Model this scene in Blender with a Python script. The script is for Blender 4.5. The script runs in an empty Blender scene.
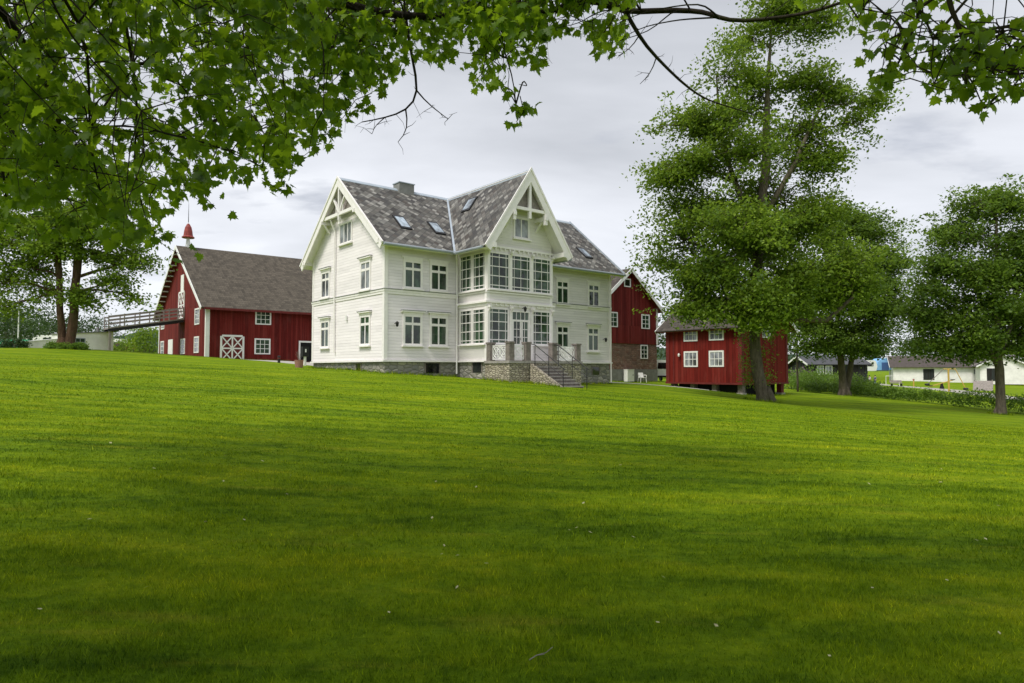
import bpy, bmesh, math, random
from mathutils import noise as mnoise
import numpy as np
from mathutils import Vector, Matrix

# ------------------------------------------------------------------ camera, sky, sun
scene = bpy.context.scene
COL = scene.collection
FPX = 670.0
TH = math.atan(28.5 / FPX)
CAMZ = 1.6
cam_d = bpy.data.cameras.new("camera")
cam = bpy.data.objects.new("camera", cam_d)
COL.objects.link(cam)
cam.location = (0, 0, CAMZ)
cam.rotation_euler = (math.pi / 2 + TH, 0, 0)
cam_d.sensor_width = 36.0
cam_d.lens = 36.0 * FPX / 1024.0
cam_d.clip_start = 0.05
cam_d.clip_end = 6000
scene.camera = cam
scene.view_settings.view_transform = 'Standard'
scene.view_settings.look = 'None'
scene.view_settings.gamma = 1.0
scene.view_settings.use_curve_mapping = False
scene.view_settings.exposure = 0.60

SUN_DIR = Vector((-0.70, -0.71, 0.0)).normalized()
SUN_EL = math.radians(55)
s3 = Vector((SUN_DIR.x * math.cos(SUN_EL), SUN_DIR.y * math.cos(SUN_EL), math.sin(SUN_EL)))
sun_d = bpy.data.lights.new("sun", 'SUN')
sun = bpy.data.objects.new("sun", sun_d)
COL.objects.link(sun)
sun_d.energy = 2.0
sun_d.angle = math.radians(18)
sun_d.color = (1.0, 0.95, 0.86)
sun.rotation_euler = s3.to_track_quat('Z', 'Y').to_euler()

world = bpy.data.worlds.new("World")
scene.world = world
world.use_nodes = True


def build_world():
    nt = world.node_tree
    N, L = nt.nodes, nt.links
    N.clear()
    out = N.new('ShaderNodeOutputWorld')
    sky = N.new('ShaderNodeTexSky')
    sky.sky_type = 'NISHITA'
    sky.sun_disc = False
    sky.sun_elevation = SUN_EL
    sky.sun_rotation = math.atan2(SUN_DIR.x, SUN_DIR.y)
    b1 = N.new('ShaderNodeBackground')
    b1.inputs['Strength'].default_value = 0.10
    L.new(sky.outputs[0], b1.inputs['Color'])
    tc = N.new('ShaderNodeTexCoord')
    sep = N.new('ShaderNodeSeparateXYZ')
    L.new(tc.outputs['Generated'], sep.inputs[0])
    # cloud-deck coordinates: direction projected on a flat layer high above
    mx = N.new('ShaderNodeMath'); mx.operation = 'MAXIMUM'; mx.inputs[1].default_value = 0.0
    L.new(sep.outputs['Z'], mx.inputs[0])
    ad = N.new('ShaderNodeMath'); ad.operation = 'ADD'; ad.inputs[1].default_value = 0.16
    L.new(mx.outputs[0], ad.inputs[0])
    dv = N.new('ShaderNodeVectorMath'); dv.operation = 'DIVIDE'
    cb = N.new('ShaderNodeCombineXYZ')
    for i in range(3):
        L.new(ad.outputs[0], cb.inputs[i])
    L.new(tc.outputs['Generated'], dv.inputs[0])
    L.new(cb.outputs[0], dv.inputs[1])
    mp = N.new('ShaderNodeMapping')
    mp.inputs['Scale'].default_value = (0.8, 1.25, 1.0)
    mp.inputs['Location'].default_value = (3.1, 0.6, 0.0)
    L.new(dv.outputs[0], mp.inputs[0])
    n1 = N.new('ShaderNodeTexNoise')
    n1.inputs['Scale'].default_value = 0.85
    n1.inputs['Detail'].default_value = 7
    n1.inputs['Roughness'].default_value = 0.5
    n1.inputs['Distortion'].default_value = 0.25
    L.new(mp.outputs[0], n1.inputs['Vector'])
    cr = N.new('ShaderNodeValToRGB')
    e = cr.color_ramp.elements
    e[0].position = 0.30; e[0].color = (0.40, 0.415, 0.445, 1)
    e[1].position = 0.72; e[1].color = (0.76, 0.775, 0.80, 1)
    m = e.new(0.44); m.color = (0.515, 0.53, 0.565, 1)
    m = e.new(0.56); m.color = (0.605, 0.62, 0.66, 1)
    L.new(n1.outputs['Fac'], cr.inputs[0])
    # smaller darker cloud scraps
    n2 = N.new('ShaderNodeTexNoise')
    n2.inputs['Scale'].default_value = 2.1
    n2.inputs['Detail'].default_value = 6
    n2.inputs['Roughness'].default_value = 0.55
    L.new(mp.outputs[0], n2.inputs['Vector'])
    r2 = N.new('ShaderNodeMapRange')
    r2.inputs['From Min'].default_value = 0.57
    r2.inputs['From Max'].default_value = 0.70
    L.new(n2.outputs['Fac'], r2.inputs['Value'])
    mul = N.new('ShaderNodeMath'); mul.operation = 'MULTIPLY'; mul.inputs[1].default_value = 0.8
    L.new(r2.outputs[0], mul.inputs[0])
    mix = N.new('ShaderNodeMix'); mix.data_type = 'RGBA'
    L.new(mul.outputs[0], mix.inputs['Factor'])
    L.new(cr.outputs[0], mix.inputs['A'])
    mix.inputs['B'].default_value = (0.37, 0.39, 0.44, 1)
    # brighter, thinner cloud close to the horizon
    rh = N.new('ShaderNodeMapRange')
    rh.inputs['From Min'].default_value = 0.0
    rh.inputs['From Max'].default_value = 0.22
    rh.inputs['To Min'].default_value = 0.30
    rh.inputs['To Max'].default_value = 0.0
    L.new(mx.outputs[0], rh.inputs['Value'])
    mix2 = N.new('ShaderNodeMix'); mix2.data_type = 'RGBA'
    L.new(rh.outputs[0], mix2.inputs['Factor'])
    L.new(mix.outputs['Result'], mix2.inputs['A'])
    mix2.inputs['B'].default_value = (0.86, 0.89, 0.95, 1)
    b2 = N.new('ShaderNodeBackground')
    b2.inputs['Strength'].default_value = 0.96
    L.new(mix2.outputs['Result'], b2.inputs['Color'])
    ms = N.new('ShaderNodeMixShader')
    ms.inputs[0].default_value = 0.94
    L.new(b1.outputs[0], ms.inputs[1])
    L.new(b2.outputs[0], ms.inputs[2])
    L.new(ms.outputs[0], out.inputs['Surface'])


build_world()
scene.render.engine = 'CYCLES'
scene.cycles.max_bounces = 6
scene.cycles.transparent_max_bounces = 8
scene.cycles.use_denoising = True

rng = random.Random(7)
nrng = np.random.default_rng(11)


# ------------------------------------------------------------------ geometry helpers
def ray(px, py):
    x = (px - 512) / FPX
    y = (341.5 - py) / FPX
    return Vector((x, math.cos(TH) - y * math.sin(TH), math.sin(TH) + y * math.cos(TH)))


def at(px, py, Y):
    """world point at depth Y on the line of sight through a measured point of the photo"""
    r = ray(px, py)
    return Vector((0, 0, CAMZ)) + r * (Y / r.y)


def project(p):
    """arrays (N,3) -> px, py, depth"""
    q = p - np.array([0, 0, CAMZ])
    d = q[:, 1] * math.cos(TH) + q[:, 2] * math.sin(TH)
    u = -q[:, 1] * math.sin(TH) + q[:, 2] * math.cos(TH)
    d = np.where(np.abs(d) < 1e-3, 1e-3, d)
    return 512 + FPX * q[:, 0] / d, 341.5 - FPX * u / d, d


def tag(o, label=None, cat=None, group=None, kind=None):
    if label: o['label'] = label
    if cat: o['category'] = cat
    if group: o['group'] = group
    if kind: o['kind'] = kind
    return o


def empty(name, loc=(0, 0, 0), rz=0.0, label=None, cat=None, group=None):
    o = bpy.data.objects.new(name, None)
    COL.objects.link(o)
    o.empty_display_size = 0.3
    o.location = loc
    o.rotation_euler = (0, 0, rz)
    return tag(o, label, cat, group)


def copy_tree(o, parent=None):
    c = o.copy()
    COL.objects.link(c)
    c.parent = parent
    for ch in [k for k in COL.objects if k.parent == o]:
        copy_tree(ch, c)
    return c


class MB:
    def __init__(self):
        self.v = []
        self.f = []

    def add(self, vs, fs):
        b = len(self.v)
        self.v += [tuple(p) for p in vs]
        self.f += [tuple(i + b for i in q) for q in fs]
        return self

    def box(self, x0, x1, y0, y1, z0, z1):
        if x0 > x1: x0, x1 = x1, x0
        if y0 > y1: y0, y1 = y1, y0
        if z0 > z1: z0, z1 = z1, z0
        vs = [(x0, y0, z0), (x1, y0, z0), (x1, y1, z0), (x0, y1, z0), (x0, y0, z1), (x1, y0, z1), (x1, y1, z1), (x0, y1, z1)]
        return self.add(vs, [(0, 3, 2, 1), (4, 5, 6, 7), (0, 1, 5, 4), (1, 2, 6, 5), (2, 3, 7, 6), (3, 0, 4, 7)])

    def obox(self, O, X, Y, Z, x0, x1, y0, y1, z0, z1):
        """box in an oriented frame"""
        O, X, Y, Z = Vector(O), Vector(X), Vector(Y), Vector(Z)
        vs = [O + X * a + Y * b + Z * c for c in (z0, z1) for (a, b) in ((x0, y0), (x1, y0), (x1, y1), (x0, y1))]
        return self.add(vs, [(0, 3, 2, 1), (4, 5, 6, 7), (0, 1, 5, 4), (1, 2, 6, 5), (2, 3, 7, 6), (3, 0, 4, 7)])

    def prism(self, pts, ext):
        """polygon pts (3D) extruded by vector ext"""
        n = len(pts)
        pts = [Vector(p) for p in pts]
        ext = Vector(ext)
        vs = pts + [p + ext for p in pts]
        fs = [tuple(range(n))[::-1], tuple(range(n, 2 * n))]
        for i in range(n):
            j = (i + 1) % n
            fs.append((i, j, n + j, n + i))
        return self.add(vs, fs)

    def beam(self, p, q, w, h, up=(0, 0, 1)):
        """rectangular bar from p to q, w across, h along 'up'"""
        p, q = Vector(p), Vector(q)
        d = (q - p).normalized()
        up = Vector(up)
        s = d.cross(up)
        if s.length < 1e-4: s = d.cross(Vector((1, 0, 0)))
        s.normalize()
        t = s.cross(d).normalized()
        c = [(-1, -1), (1, -1), (1, 1), (-1, 1)]
        vs = [p + s * (a * w / 2) + t * (b * h / 2) for a, b in c] + [q + s * (a * w / 2) + t * (b * h / 2) for a, b in c]
        return self.add(vs, [(0, 1, 2, 3), (4, 7, 6, 5), (0, 4, 5, 1), (1, 5, 6, 2), (2, 6, 7, 3), (3, 7, 4, 0)])

    def tube(self, pts, rad, n=8, cap=True):
        pts = [Vector(p) for p in pts]
        if not hasattr(rad, '__len__'): rad = [rad] * len(pts)
        b = len(self.v)
        ref = None
        for i, p in enumerate(pts):
            d = (pts[min(i + 1, len(pts) - 1)] - pts[max(i - 1, 0)])
            if d.length < 1e-6: d = Vector((0, 0, 1))
            d.normalize()
            if ref is None:
                ref = d.orthogonal().normalized()
            ref = (ref - d * ref.dot(d))
            if ref.length < 1e-5: ref = d.orthogonal()
            ref.normalize()
            s = d.cross(ref)
            for k in range(n):
                a = 2 * math.pi * k / n
                self.v.append(tuple(p + (ref * math.cos(a) + s * math.sin(a)) * rad[i]))
        for i in range(len(pts) - 1):
            for k in range(n):
                j = (k + 1) % n
                self.f.append((b + i * n + k, b + i * n + j, b + (i + 1) * n + j, b + (i + 1) * n + k))
        if cap:
            self.f.append(tuple(b + k for k in range(n))[::-1])
            self.f.append(tuple(b + (len(pts) - 1) * n + k for k in range(n)))
        return self

    def lathe(self, prof, c=(0, 0, 0), n=16):
        """profile [(r,z)]"""
        b = len(self.v)
        for r, z in prof:
            for k in range(n):
                a = 2 * math.pi * k / n
                self.v.append((c[0] + r * math.cos(a), c[1] + r * math.sin(a), c[2] + z))
        for i in range(len(prof) - 1):
            for k in range(n):
                j = (k + 1) % n
                self.f.append((b + i * n + k, b + i * n + j, b + (i + 1) * n + j, b + (i + 1) * n + k))
        self.f.append(tuple(b + k for k in range(n))[::-1])
        self.f.append(tuple(b + (len(prof) - 1) * n + k for k in range(n)))
        return self

    def build(self, name, mat, parent=None, smooth=False, loc=None):
        me = bpy.data.meshes.new(name)
        me.from_pydata(self.v, [], self.f)
        me.update()
        uv = me.uv_layers.new(name='UVMap')
        co = np.array(self.v, dtype=float)
        for p in me.polygons:
            nrm = p.normal
            if abs(nrm.z) < 0.94:
                t = Vector((-nrm.y, nrm.x, 0)).normalized()
                bt = nrm.cross(t).normalized()
                if bt.z < 0: bt = -bt
            else:
                t, bt = Vector((1, 0, 0)), Vector((0, 1, 0))
            for li in p.loop_indices:
                c = Vector(co[me.loops[li].vertex_index])
                uv.data[li].uv = (c.dot(t), c.dot(bt))
            p.use_smooth = smooth
        me.materials.append(mat)
        o = bpy.data.objects.new(name, me)
        COL.objects.link(o)
        if parent: o.parent = parent
        if loc: o.location = loc
        return o


def mesh_np(name, verts, faces, mat, parent=None, smooth=False):
    """fast mesh from arrays; faces (M,K)"""
    me = bpy.data.meshes.new(name)
    verts = np.ascontiguousarray(verts, dtype=np.float32)
    faces = np.ascontiguousarray(faces, dtype=np.int32)
    M, K = faces.shape
    me.vertices.add(len(verts))
    me.vertices.foreach_set('co', verts.ravel())
    me.loops.add(M * K)
    me.loops.foreach_set('vertex_index', faces.ravel())
    me.polygons.add(M)
    me.polygons.foreach_set('loop_start', np.arange(0, M * K, K, dtype=np.int32))
    me.polygons.foreach_set('loop_total', np.full(M, K, dtype=np.int32))
    if smooth:
        me.polygons.foreach_set('use_smooth', np.ones(M, dtype=bool))
    me.update(calc_edges=True)
    me.materials.append(mat)
    o = bpy.data.objects.new(name, me)
    COL.objects.link(o)
    if parent: o.parent = parent
    return o


# ------------------------------------------------------------------ materials
class NT:
    """small node-tree helper"""
    def __init__(self, name, rough=0.6, spec=0.3):
        self.m = bpy.data.materials.new(name)
        self.m.use_nodes = True
        self.t = self.m.node_tree
        self.b = self.t.nodes['Principled BSDF']
        self.out = self.t.nodes['Material Output']
        self.b.inputs['Roughness'].default_value = rough
        self.b.inputs['Specular IOR Level'].default_value = spec

    def n(self, typ, ins=None, **kw):
        nd = self.t.nodes.new(typ)
        for k, v in kw.items():
            setattr(nd, k, v)
        for k, v in (ins or {}).items():
            if hasattr(v, 'is_output') or isinstance(v, bpy.types.NodeSocket):
                self.t.links.new(v, nd.inputs[k])
            else:
                nd.inputs[k].default_value = v
        return nd

    def math(self, op, a, b=0.0, c=None):
        ins = {0: a, 1: b}
        if c is not None: ins[2] = c
        return self.n('ShaderNodeMath', ins, operation=op).outputs[0]

    def link(self, a, b):
        self.t.links.new(a, b)

    def uv(self):
        return self.n('ShaderNodeTexCoord').outputs['UV']

    def obj(self):
        return self.n('ShaderNodeTexCoord').outputs['Object']

    def pos(self):
        return self.n('ShaderNodeNewGeometry').outputs['Position']

    def noise(self, vec, scale, detail=4, rough=0.55, dist=0.0, out='Fac'):
        return self.n('ShaderNodeTexNoise', {'Vector': vec, 'Scale': scale, 'Detail': detail, 'Roughness': rough, 'Distortion': dist}).outputs[out]

    def map(self, vec, scale=(1, 1, 1), rot=(0, 0, 0), loc=(0, 0, 0)):
        return self.n('ShaderNodeMapping', {'Vector': vec, 'Scale': scale, 'Rotation': rot, 'Location': loc}).outputs[0]

    def ramp(self, fac, stops, interp='LINEAR'):
        nd = self.n('ShaderNodeValToRGB', {0: fac})
        cr = nd.color_ramp
        cr.interpolation = interp
        cr.elements[0].position = stops[0][0]; cr.elements[0].color = (*stops[0][1], 1)
        cr.elements[1].position = stops[-1][0]; cr.elements[1].color = (*stops[-1][1], 1)
        for p, c in stops[1:-1]:
            e = cr.elements.new(p); e.color = (*c, 1)
        return nd.outputs[0]

    def mix(self, fac, a, b, mode='MIX'):
        nd = self.n('ShaderNodeMix', data_type='RGBA', blend_type=mode)
        for k, v in (('Factor', fac), ('A', a), ('B', b)):
            if isinstance(v, bpy.types.NodeSocket): self.link(v, nd.inputs[k])
            elif k == 'Factor': nd.inputs[k].default_value = v
            else: nd.inputs[k].default_value = (*v, 1) if len(v) == 3 else v
        return nd.outputs['Result']

    def col(self, s):
        if isinstance(s, bpy.types.NodeSocket): self.link(s, self.b.inputs['Base Color'])
        else: self.b.inputs['Base Color'].default_value = (*s, 1)
        return self

    def bump(self, h, strength=0.5, dist=0.02):
        b = self.n('ShaderNodeBump', {'Height': h, 'Strength': strength, 'Distance': dist})
        self.link(b.outputs[0], self.b.inputs['Normal'])
        return self


def plain(name, c, rough=0.6, var=0.12, scale=3.0, spec=0.3, metal=0.0):
    t = NT(name, rough, spec)
    n = t.noise(t.obj(), scale, 5, 0.6)
    lo = tuple(x * (1 - var) for x in c)
    hi = tuple(min(1, x * (1 + var)) for x in c)
    t.col(t.ramp(n, [(0.3, lo), (0.7, hi)]))
    t.b.inputs['Metallic'].default_value = metal
    return t.m


def clapboard(name, c, pitch=0.15):
    t = NT(name, 0.55, 0.25)
    uv = t.uv()
    sep = t.n('ShaderNodeSeparateXYZ', {0: uv})
    fr = t.math('FRACT', t.math('DIVIDE', sep.outputs['Y'], pitch))
    row = t.math('FLOOR', t.math('DIVIDE', sep.outputs['Y'], pitch))
    cell = t.n('ShaderNodeCombineXYZ', {0: t.math('FLOOR', t.math('DIVIDE', t.math('ADD', sep.outputs['X'], t.math('MULTIPLY', row, 1.37)), 3.4)), 1: row})
    wn = t.n('ShaderNodeTexWhiteNoise', {'Vector': cell.outputs[0]}).outputs['Value']
    n = t.noise(t.map(uv, (0.6, 3.0, 1)), 1.3, 6, 0.65)
    f = t.math('ADD', t.math('MULTIPLY', n, 0.75), t.math('MULTIPLY', wn, 0.25))
    base = t.ramp(f, [(0.25, tuple(x * 0.86 for x in c)), (0.75, tuple(min(1, x * 1.05) for x in c))])
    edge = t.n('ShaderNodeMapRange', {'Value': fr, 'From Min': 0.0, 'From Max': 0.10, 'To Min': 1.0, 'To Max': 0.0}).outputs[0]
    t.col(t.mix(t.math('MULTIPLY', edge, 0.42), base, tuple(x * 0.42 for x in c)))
    # each board leans outwards towards its lower edge
    t.bump(t.math('SUBTRACT', 1.0, fr), 0.9, 0.028)
    return t.m


def boarding(name, c, pitch=0.22, dark=0.35):
    """vertical board-and-batten"""
    t = NT(name, 0.8, 0.15)
    uv = t.uv()
    sep = t.n('ShaderNodeSeparateXYZ', {0: uv})
    q = t.math('DIVIDE', sep.outputs['X'], pitch)
    fr = t.math('FRACT', q)
    cell = t.n('ShaderNodeCombineXYZ', {0: t.math('FLOOR', q), 1: t.math('FLOOR', t.math('DIVIDE', sep.outputs['Y'], 4.7))})
    wn = t.n('ShaderNodeTexWhiteNoise', {'Vector': cell.outputs[0]}).outputs['Value']
    n = t.noise(t.map(uv, (5.0, 0.5, 1)), 1.2, 6, 0.65)
    f = t.math('ADD', t.math('MULTIPLY', n, 0.6), t.math('MULTIPLY', wn, 0.4))
    base = t.ramp(f, [(0.2, tuple(x * 0.5 for x in c)), (0.5, c), (0.82, (c[0] * 1.5, c[1] * 2.2, c[2] * 2.2))])
    fade = t.n('ShaderNodeMapRange', {'Value': t.noise(t.map(uv, (1.2, .35, 1), (0, 0, 0), (3, 5, 0)), 1.0, 6, 0.7), 'From Min': 0.52, 'From Max': 0.75}).outputs[0]
    base = t.mix(t.math('MULTIPLY', fade, 0.35), base, (c[0] * 1.2 + .02, c[1] * 3 + .02, c[2] * 3 + .02))
    gap = t.math('LESS_THAN', fr, 0.09)
    t.col(t.mix(t.math('MULTIPLY', gap, 0.7), base, tuple(x * dark for x in c)))
    bat = t.math('GREATER_THAN', fr, 0.62)
    t.bump(t.math('SUBTRACT', bat, gap), 0.8, 0.02)
    return t.m


def slate(name, tones, size=0.34, rot=45.0, rough=0.62):
    """diamond-laid slates, each with its own tone"""
    t = NT(name, rough, 0.35)
    uv = t.uv()
    jit = t.noise(uv, 1.5, 2, 0.5, out='Color')
    v = t.n('ShaderNodeVectorMath', {0: uv, 1: t.n('ShaderNodeVectorMath', {0: jit, 'Scale': 0.05}, operation='SCALE').outputs[0]}, operation='ADD').outputs[0]
    v = t.map(v, (1.0 / size, 1.0 / size, 1), (0, 0, math.radians(rot)))
    sep = t.n('ShaderNodeSeparateXYZ', {0: v})
    fx, fy = t.math('FRACT', sep.outputs['X']), t.math('FRACT', sep.outputs['Y'])
    cell = t.n('ShaderNodeCombineXYZ', {0: t.math('FLOOR', sep.outputs['X']), 1: t.math('FLOOR', sep.outputs['Y'])})
    wn = t.n('ShaderNodeTexWhiteNoise', {'Vector': cell.outputs[0]})
    big = t.noise(uv, 0.5, 3, 0.6)
    f = t.math('ADD', t.math('MULTIPLY', wn.outputs['Value'], 0.86), t.math('MULTIPLY', big, 0.22))
    k = len(tones)
    base = t.ramp(f, [(i / (k - 1), c) for i, c in enumerate(tones)])
    fine = t.noise(uv, 22, 4, 0.7)
    base = t.mix(0.22, base, t.ramp(fine, [(0.3, (0.35, 0.34, 0.33)), (0.7, (0.75, 0.74, 0.72))]), 'MULTIPLY')
    e = t.math('MINIMUM', fx, fy)
    edge = t.math('LESS_THAN', e, 0.10)
    t.col(t.mix(t.math('MULTIPLY', edge, 0.6), base, (0.03, 0.03, 0.032)))
    t.bump(t.math('ADD', t.math('ADD', fx, fy), t.math('MULTIPLY', wn.outputs['Value'], 0.6)), 0.8, 0.02)
    return t.m


def tiles(name, c, w=0.30, h=0.36):
    t = NT(name, 0.8, 0.2)
    uv = t.uv()
    sep = t.n('ShaderNodeSeparateXYZ', {0: uv})
    fy = t.math('FRACT', t.math('DIVIDE', sep.outputs['Y'], h))
    row = t.math('FLOOR', t.math('DIVIDE', sep.outputs['Y'], h))
    qx = t.math('DIVIDE', sep.outputs['X'], w)
    fx = t.math('FRACT', qx)
    cell = t.n('ShaderNodeCombineXYZ', {0: t.math('FLOOR', qx), 1: row})
    wn = t.n('ShaderNodeTexWhiteNoise', {'Vector': cell.outputs[0]}).outputs['Value']
    n = t.noise(uv, 0.6, 5, 0.65)
    f = t.math('ADD', t.math('MULTIPLY', wn, 0.5), t.math('MULTIPLY', n, 0.5))
    base = t.ramp(f, [(0.2, tuple(x * 0.68 for x in c)), (0.8, tuple(x * 1.32 for x in c))])
    e = t.math('MAXIMUM', t.math('LESS_THAN', fy, 0.14), t.math('LESS_THAN', fx, 0.1))
    t.col(t.mix(t.math('MULTIPLY', e, 0.55), base, tuple(x * 0.3 for x in c)))
    wave = t.math('SINE', t.math('MULTIPLY', qx, 6.2832))
    t.bump(t.math('ADD', t.math('MULTIPLY', wave, 0.5), t.math('SUBTRACT', 1.0, fy)), 0.8, 0.03)
    return t.m


def rubble(name, tones, sx=1.6, sy=3.2, mortar=(0.30, 0.28, 0.25)):
    t = NT(name, 0.9, 0.15)
    uv = t.uv()
    w = t.noise(uv, 3.0, 2, 0.5, out='Color')
    v = t.n('ShaderNodeVectorMath', {0: uv, 1: t.n('ShaderNodeVectorMath', {0: w, 'Scale': 0.12}, operation='SCALE').outputs[0]}, operation='ADD').outputs[0]
    v = t.map(v, (sx, sy, 1))
    vo = t.n('ShaderNodeTexVoronoi', {'Vector': v, 'Scale': 1.0, 'Randomness': 0.85}, voronoi_dimensions='2D')
    ve = t.n('ShaderNodeTexVoronoi', {'Vector': v, 'Scale': 1.0, 'Randomness': 0.85}, voronoi_dimensions='2D', feature='DISTANCE_TO_EDGE')
    sc = t.n('ShaderNodeSeparateColor', {0: vo.outputs['Color']})
    fine = t.noise(uv, 9, 5, 0.7)
    f = t.math('ADD', t.math('MULTIPLY', sc.outputs[0], 0.8), t.math('MULTIPLY', fine, 0.3))
    k = len(tones)
    base = t.ramp(f, [(i / (k - 1), c) for i, c in enumerate(tones)])
    gap = t.n('ShaderNodeMapRange', {'Value': ve.outputs['Distance'], 'From Min': 0.03, 'From Max': 0.10, 'To Min': 1.0, 'To Max': 0.0}).outputs[0]
    t.col(t.mix(gap, base, mortar))
    hgt = t.math('ADD', t.math('MINIMUM', ve.outputs['Distance'], 0.25), t.math('MULTIPLY', fine, 0.12))
    t.bump(hgt, 1.0, 0.12)
    return t.m


def glass(name, tint=(0.022, 0.042, 0.024), rough=0.04, spec=0.6):  # default green tint paints reflected trees into the pane colour
    t = NT(name, rough, spec)
    n = t.noise(t.map(t.pos(), (1, 1, 0.6)), 1.4, 4, 0.6)
    t.col(t.ramp(n, [(0.38, tuple(x * 0.35 for x in tint)), (0.62, tuple(x * 2.2 for x in tint))]))
    t.b.inputs['IOR'].default_value = 1.5
    w = t.noise(t.pos(), 0.9, 2, 0.5)
    t.bump(w, 0.25, 0.02)
    return t.m


def leaf_mat(name, dark, mid, light, trans=0.35, sat_noise=0.35):
    t = NT(name, 0.5, 0.25)
    rnd = t.n('ShaderNodeNewGeometry').outputs['Random Per Island']
    n = t.noise(t.pos(), sat_noise, 3, 0.6)
    f = t.math('ADD', t.math('MULTIPLY', rnd, 0.45), t.math('MULTIPLY', t.math('SUBTRACT', n, 0.22), 1.0))
    c = t.ramp(f, [(0.15, dark), (0.5, mid), (0.85, light)])
    t.col(c)
    tr = t.n('ShaderNodeBsdfTranslucent')
    cc = t.mix(0.5, c, tuple(min(1, x * 1.6) for x in light))
    t.link(cc, tr.inputs['Color'])
    ms = t.n('ShaderNodeMixShader')
    ms.inputs[0].default_value = trans
    t.link(t.b.outputs[0], ms.inputs[1])
    t.link(tr.outputs[0], ms.inputs[2])
    t.link(ms.outputs[0], t.out.inputs['Surface'])
    return t.m


def bark(name, c):
    t = NT(name, 0.95, 0.1)
    v = t.map(t.obj(), (1, 1, 0.22))
    n = t.noise(v, 9, 7, 0.7)
    m = t.noise(t.obj(), 1.1, 3, 0.6)
    base = t.ramp(n, [(0.32, tuple(x * 0.4 for x in c)), (0.6, c), (0.8, tuple(x * 1.5 for x in c))])
    moss = t.n('ShaderNodeMapRange', {'Value': m, 'From Min': 0.5, 'From Max': 0.7}).outputs[0]
    t.col(t.mix(t.math('MULTIPLY', moss, 0.5), base, (0.075, 0.085, 0.03)))
    t.bump(n, 1.0, 0.06)
    return t.m


def lawn_color(t, scale_shift=0.0):
    """lawn colours by ground position: mown swathes, dry yellow streaks, darker lush patches"""
    p = t.pos()
    big = t.noise(t.map(p, (0.10, 0.28, 0), (0, 0, math.radians(-9))), 1.0, 5, 0.6)
    med = t.noise(t.map(p, (0.45, 1.6, 0), (0, 0, math.radians(-9))), 1.0, 6, 0.62, 0.6)
    fine = t.noise(p, 7.0, 4, 0.6)
    sp = t.n('ShaderNodeSeparateXYZ', {0: t.n('ShaderNodeVectorRotate', {'Vector': p, 'Angle': math.radians(6)}, rotation_type='Z_AXIS').outputs[0]})
    wob = t.noise(t.map(p, (0.05, 0.05, 0)), 1.0, 2, 0.5)
    sw = t.math('SINE', t.math('ADD', t.math('MULTIPLY', sp.outputs['Y'], 2.1), t.math('MULTIPLY', wob, 9.0)))
    mot = t.noise(t.map(p, (1.0, 1.7, 0)), 3.6, 5, 0.7)
    f = t.math('ADD', t.math('MULTIPLY', big, 0.30), t.math('MULTIPLY', med, 0.30))
    f = t.math('ADD', f, t.math('MULTIPLY', mot, 0.40))
    f = t.math('ADD', f, t.math('MULTIPLY', sw, 0.030))
    wob2 = t.noise(t.map(p, (0.16, 0.16, 0), (0, 0, 0), (4, 4, 0)), 1.0, 3, 0.5)
    sw2 = t.math('SINE', t.math('ADD', t.math('MULTIPLY', sp.outputs['Y'], 8.4), t.math('MULTIPLY', wob2, 14.0)))
    amp = t.noise(t.map(p, (0.3, 0.8, 0), (0, 0, 0), (9, 1, 0)), 1.0, 3, 0.6)
    f = t.math('ADD', f, t.math('MULTIPLY', sw2, t.math('MULTIPLY', amp, 0.058)))
    c = t.ramp(f, [(0.36, (0.052, 0.115, 0.003)), (0.45, (0.135, 0.230, 0.004)), (0.54, (0.225, 0.325, 0.005)), (0.64, (0.370, 0.430, 0.009))])
    dry = t.noise(t.map(p, (0.35, 2.3, 0), (0, 0, math.radians(-4)), (7, 3, 0)), 1.0, 6, 0.7)
    dm = t.n('ShaderNodeMapRange', {'Value': dry, 'From Min': 0.56, 'From Max': 0.70}).outputs[0]
    c = t.mix(t.math('MULTIPLY', dm, 0.6), c, (0.38, 0.37, 0.03))
    brn = t.noise(t.map(p, (0.8, 1.5, 0), (0, 0, 0.3), (2, 9, 0)), 1.0, 6, 0.7)
    bm = t.n('ShaderNodeMapRange', {'Value': brn, 'From Min': 0.62, 'From Max': 0.76}).outputs[0]
    c = t.mix(t.math('MULTIPLY', bm, 0.45), c, (0.085, 0.095, 0.018))
    return c, fine


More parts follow.
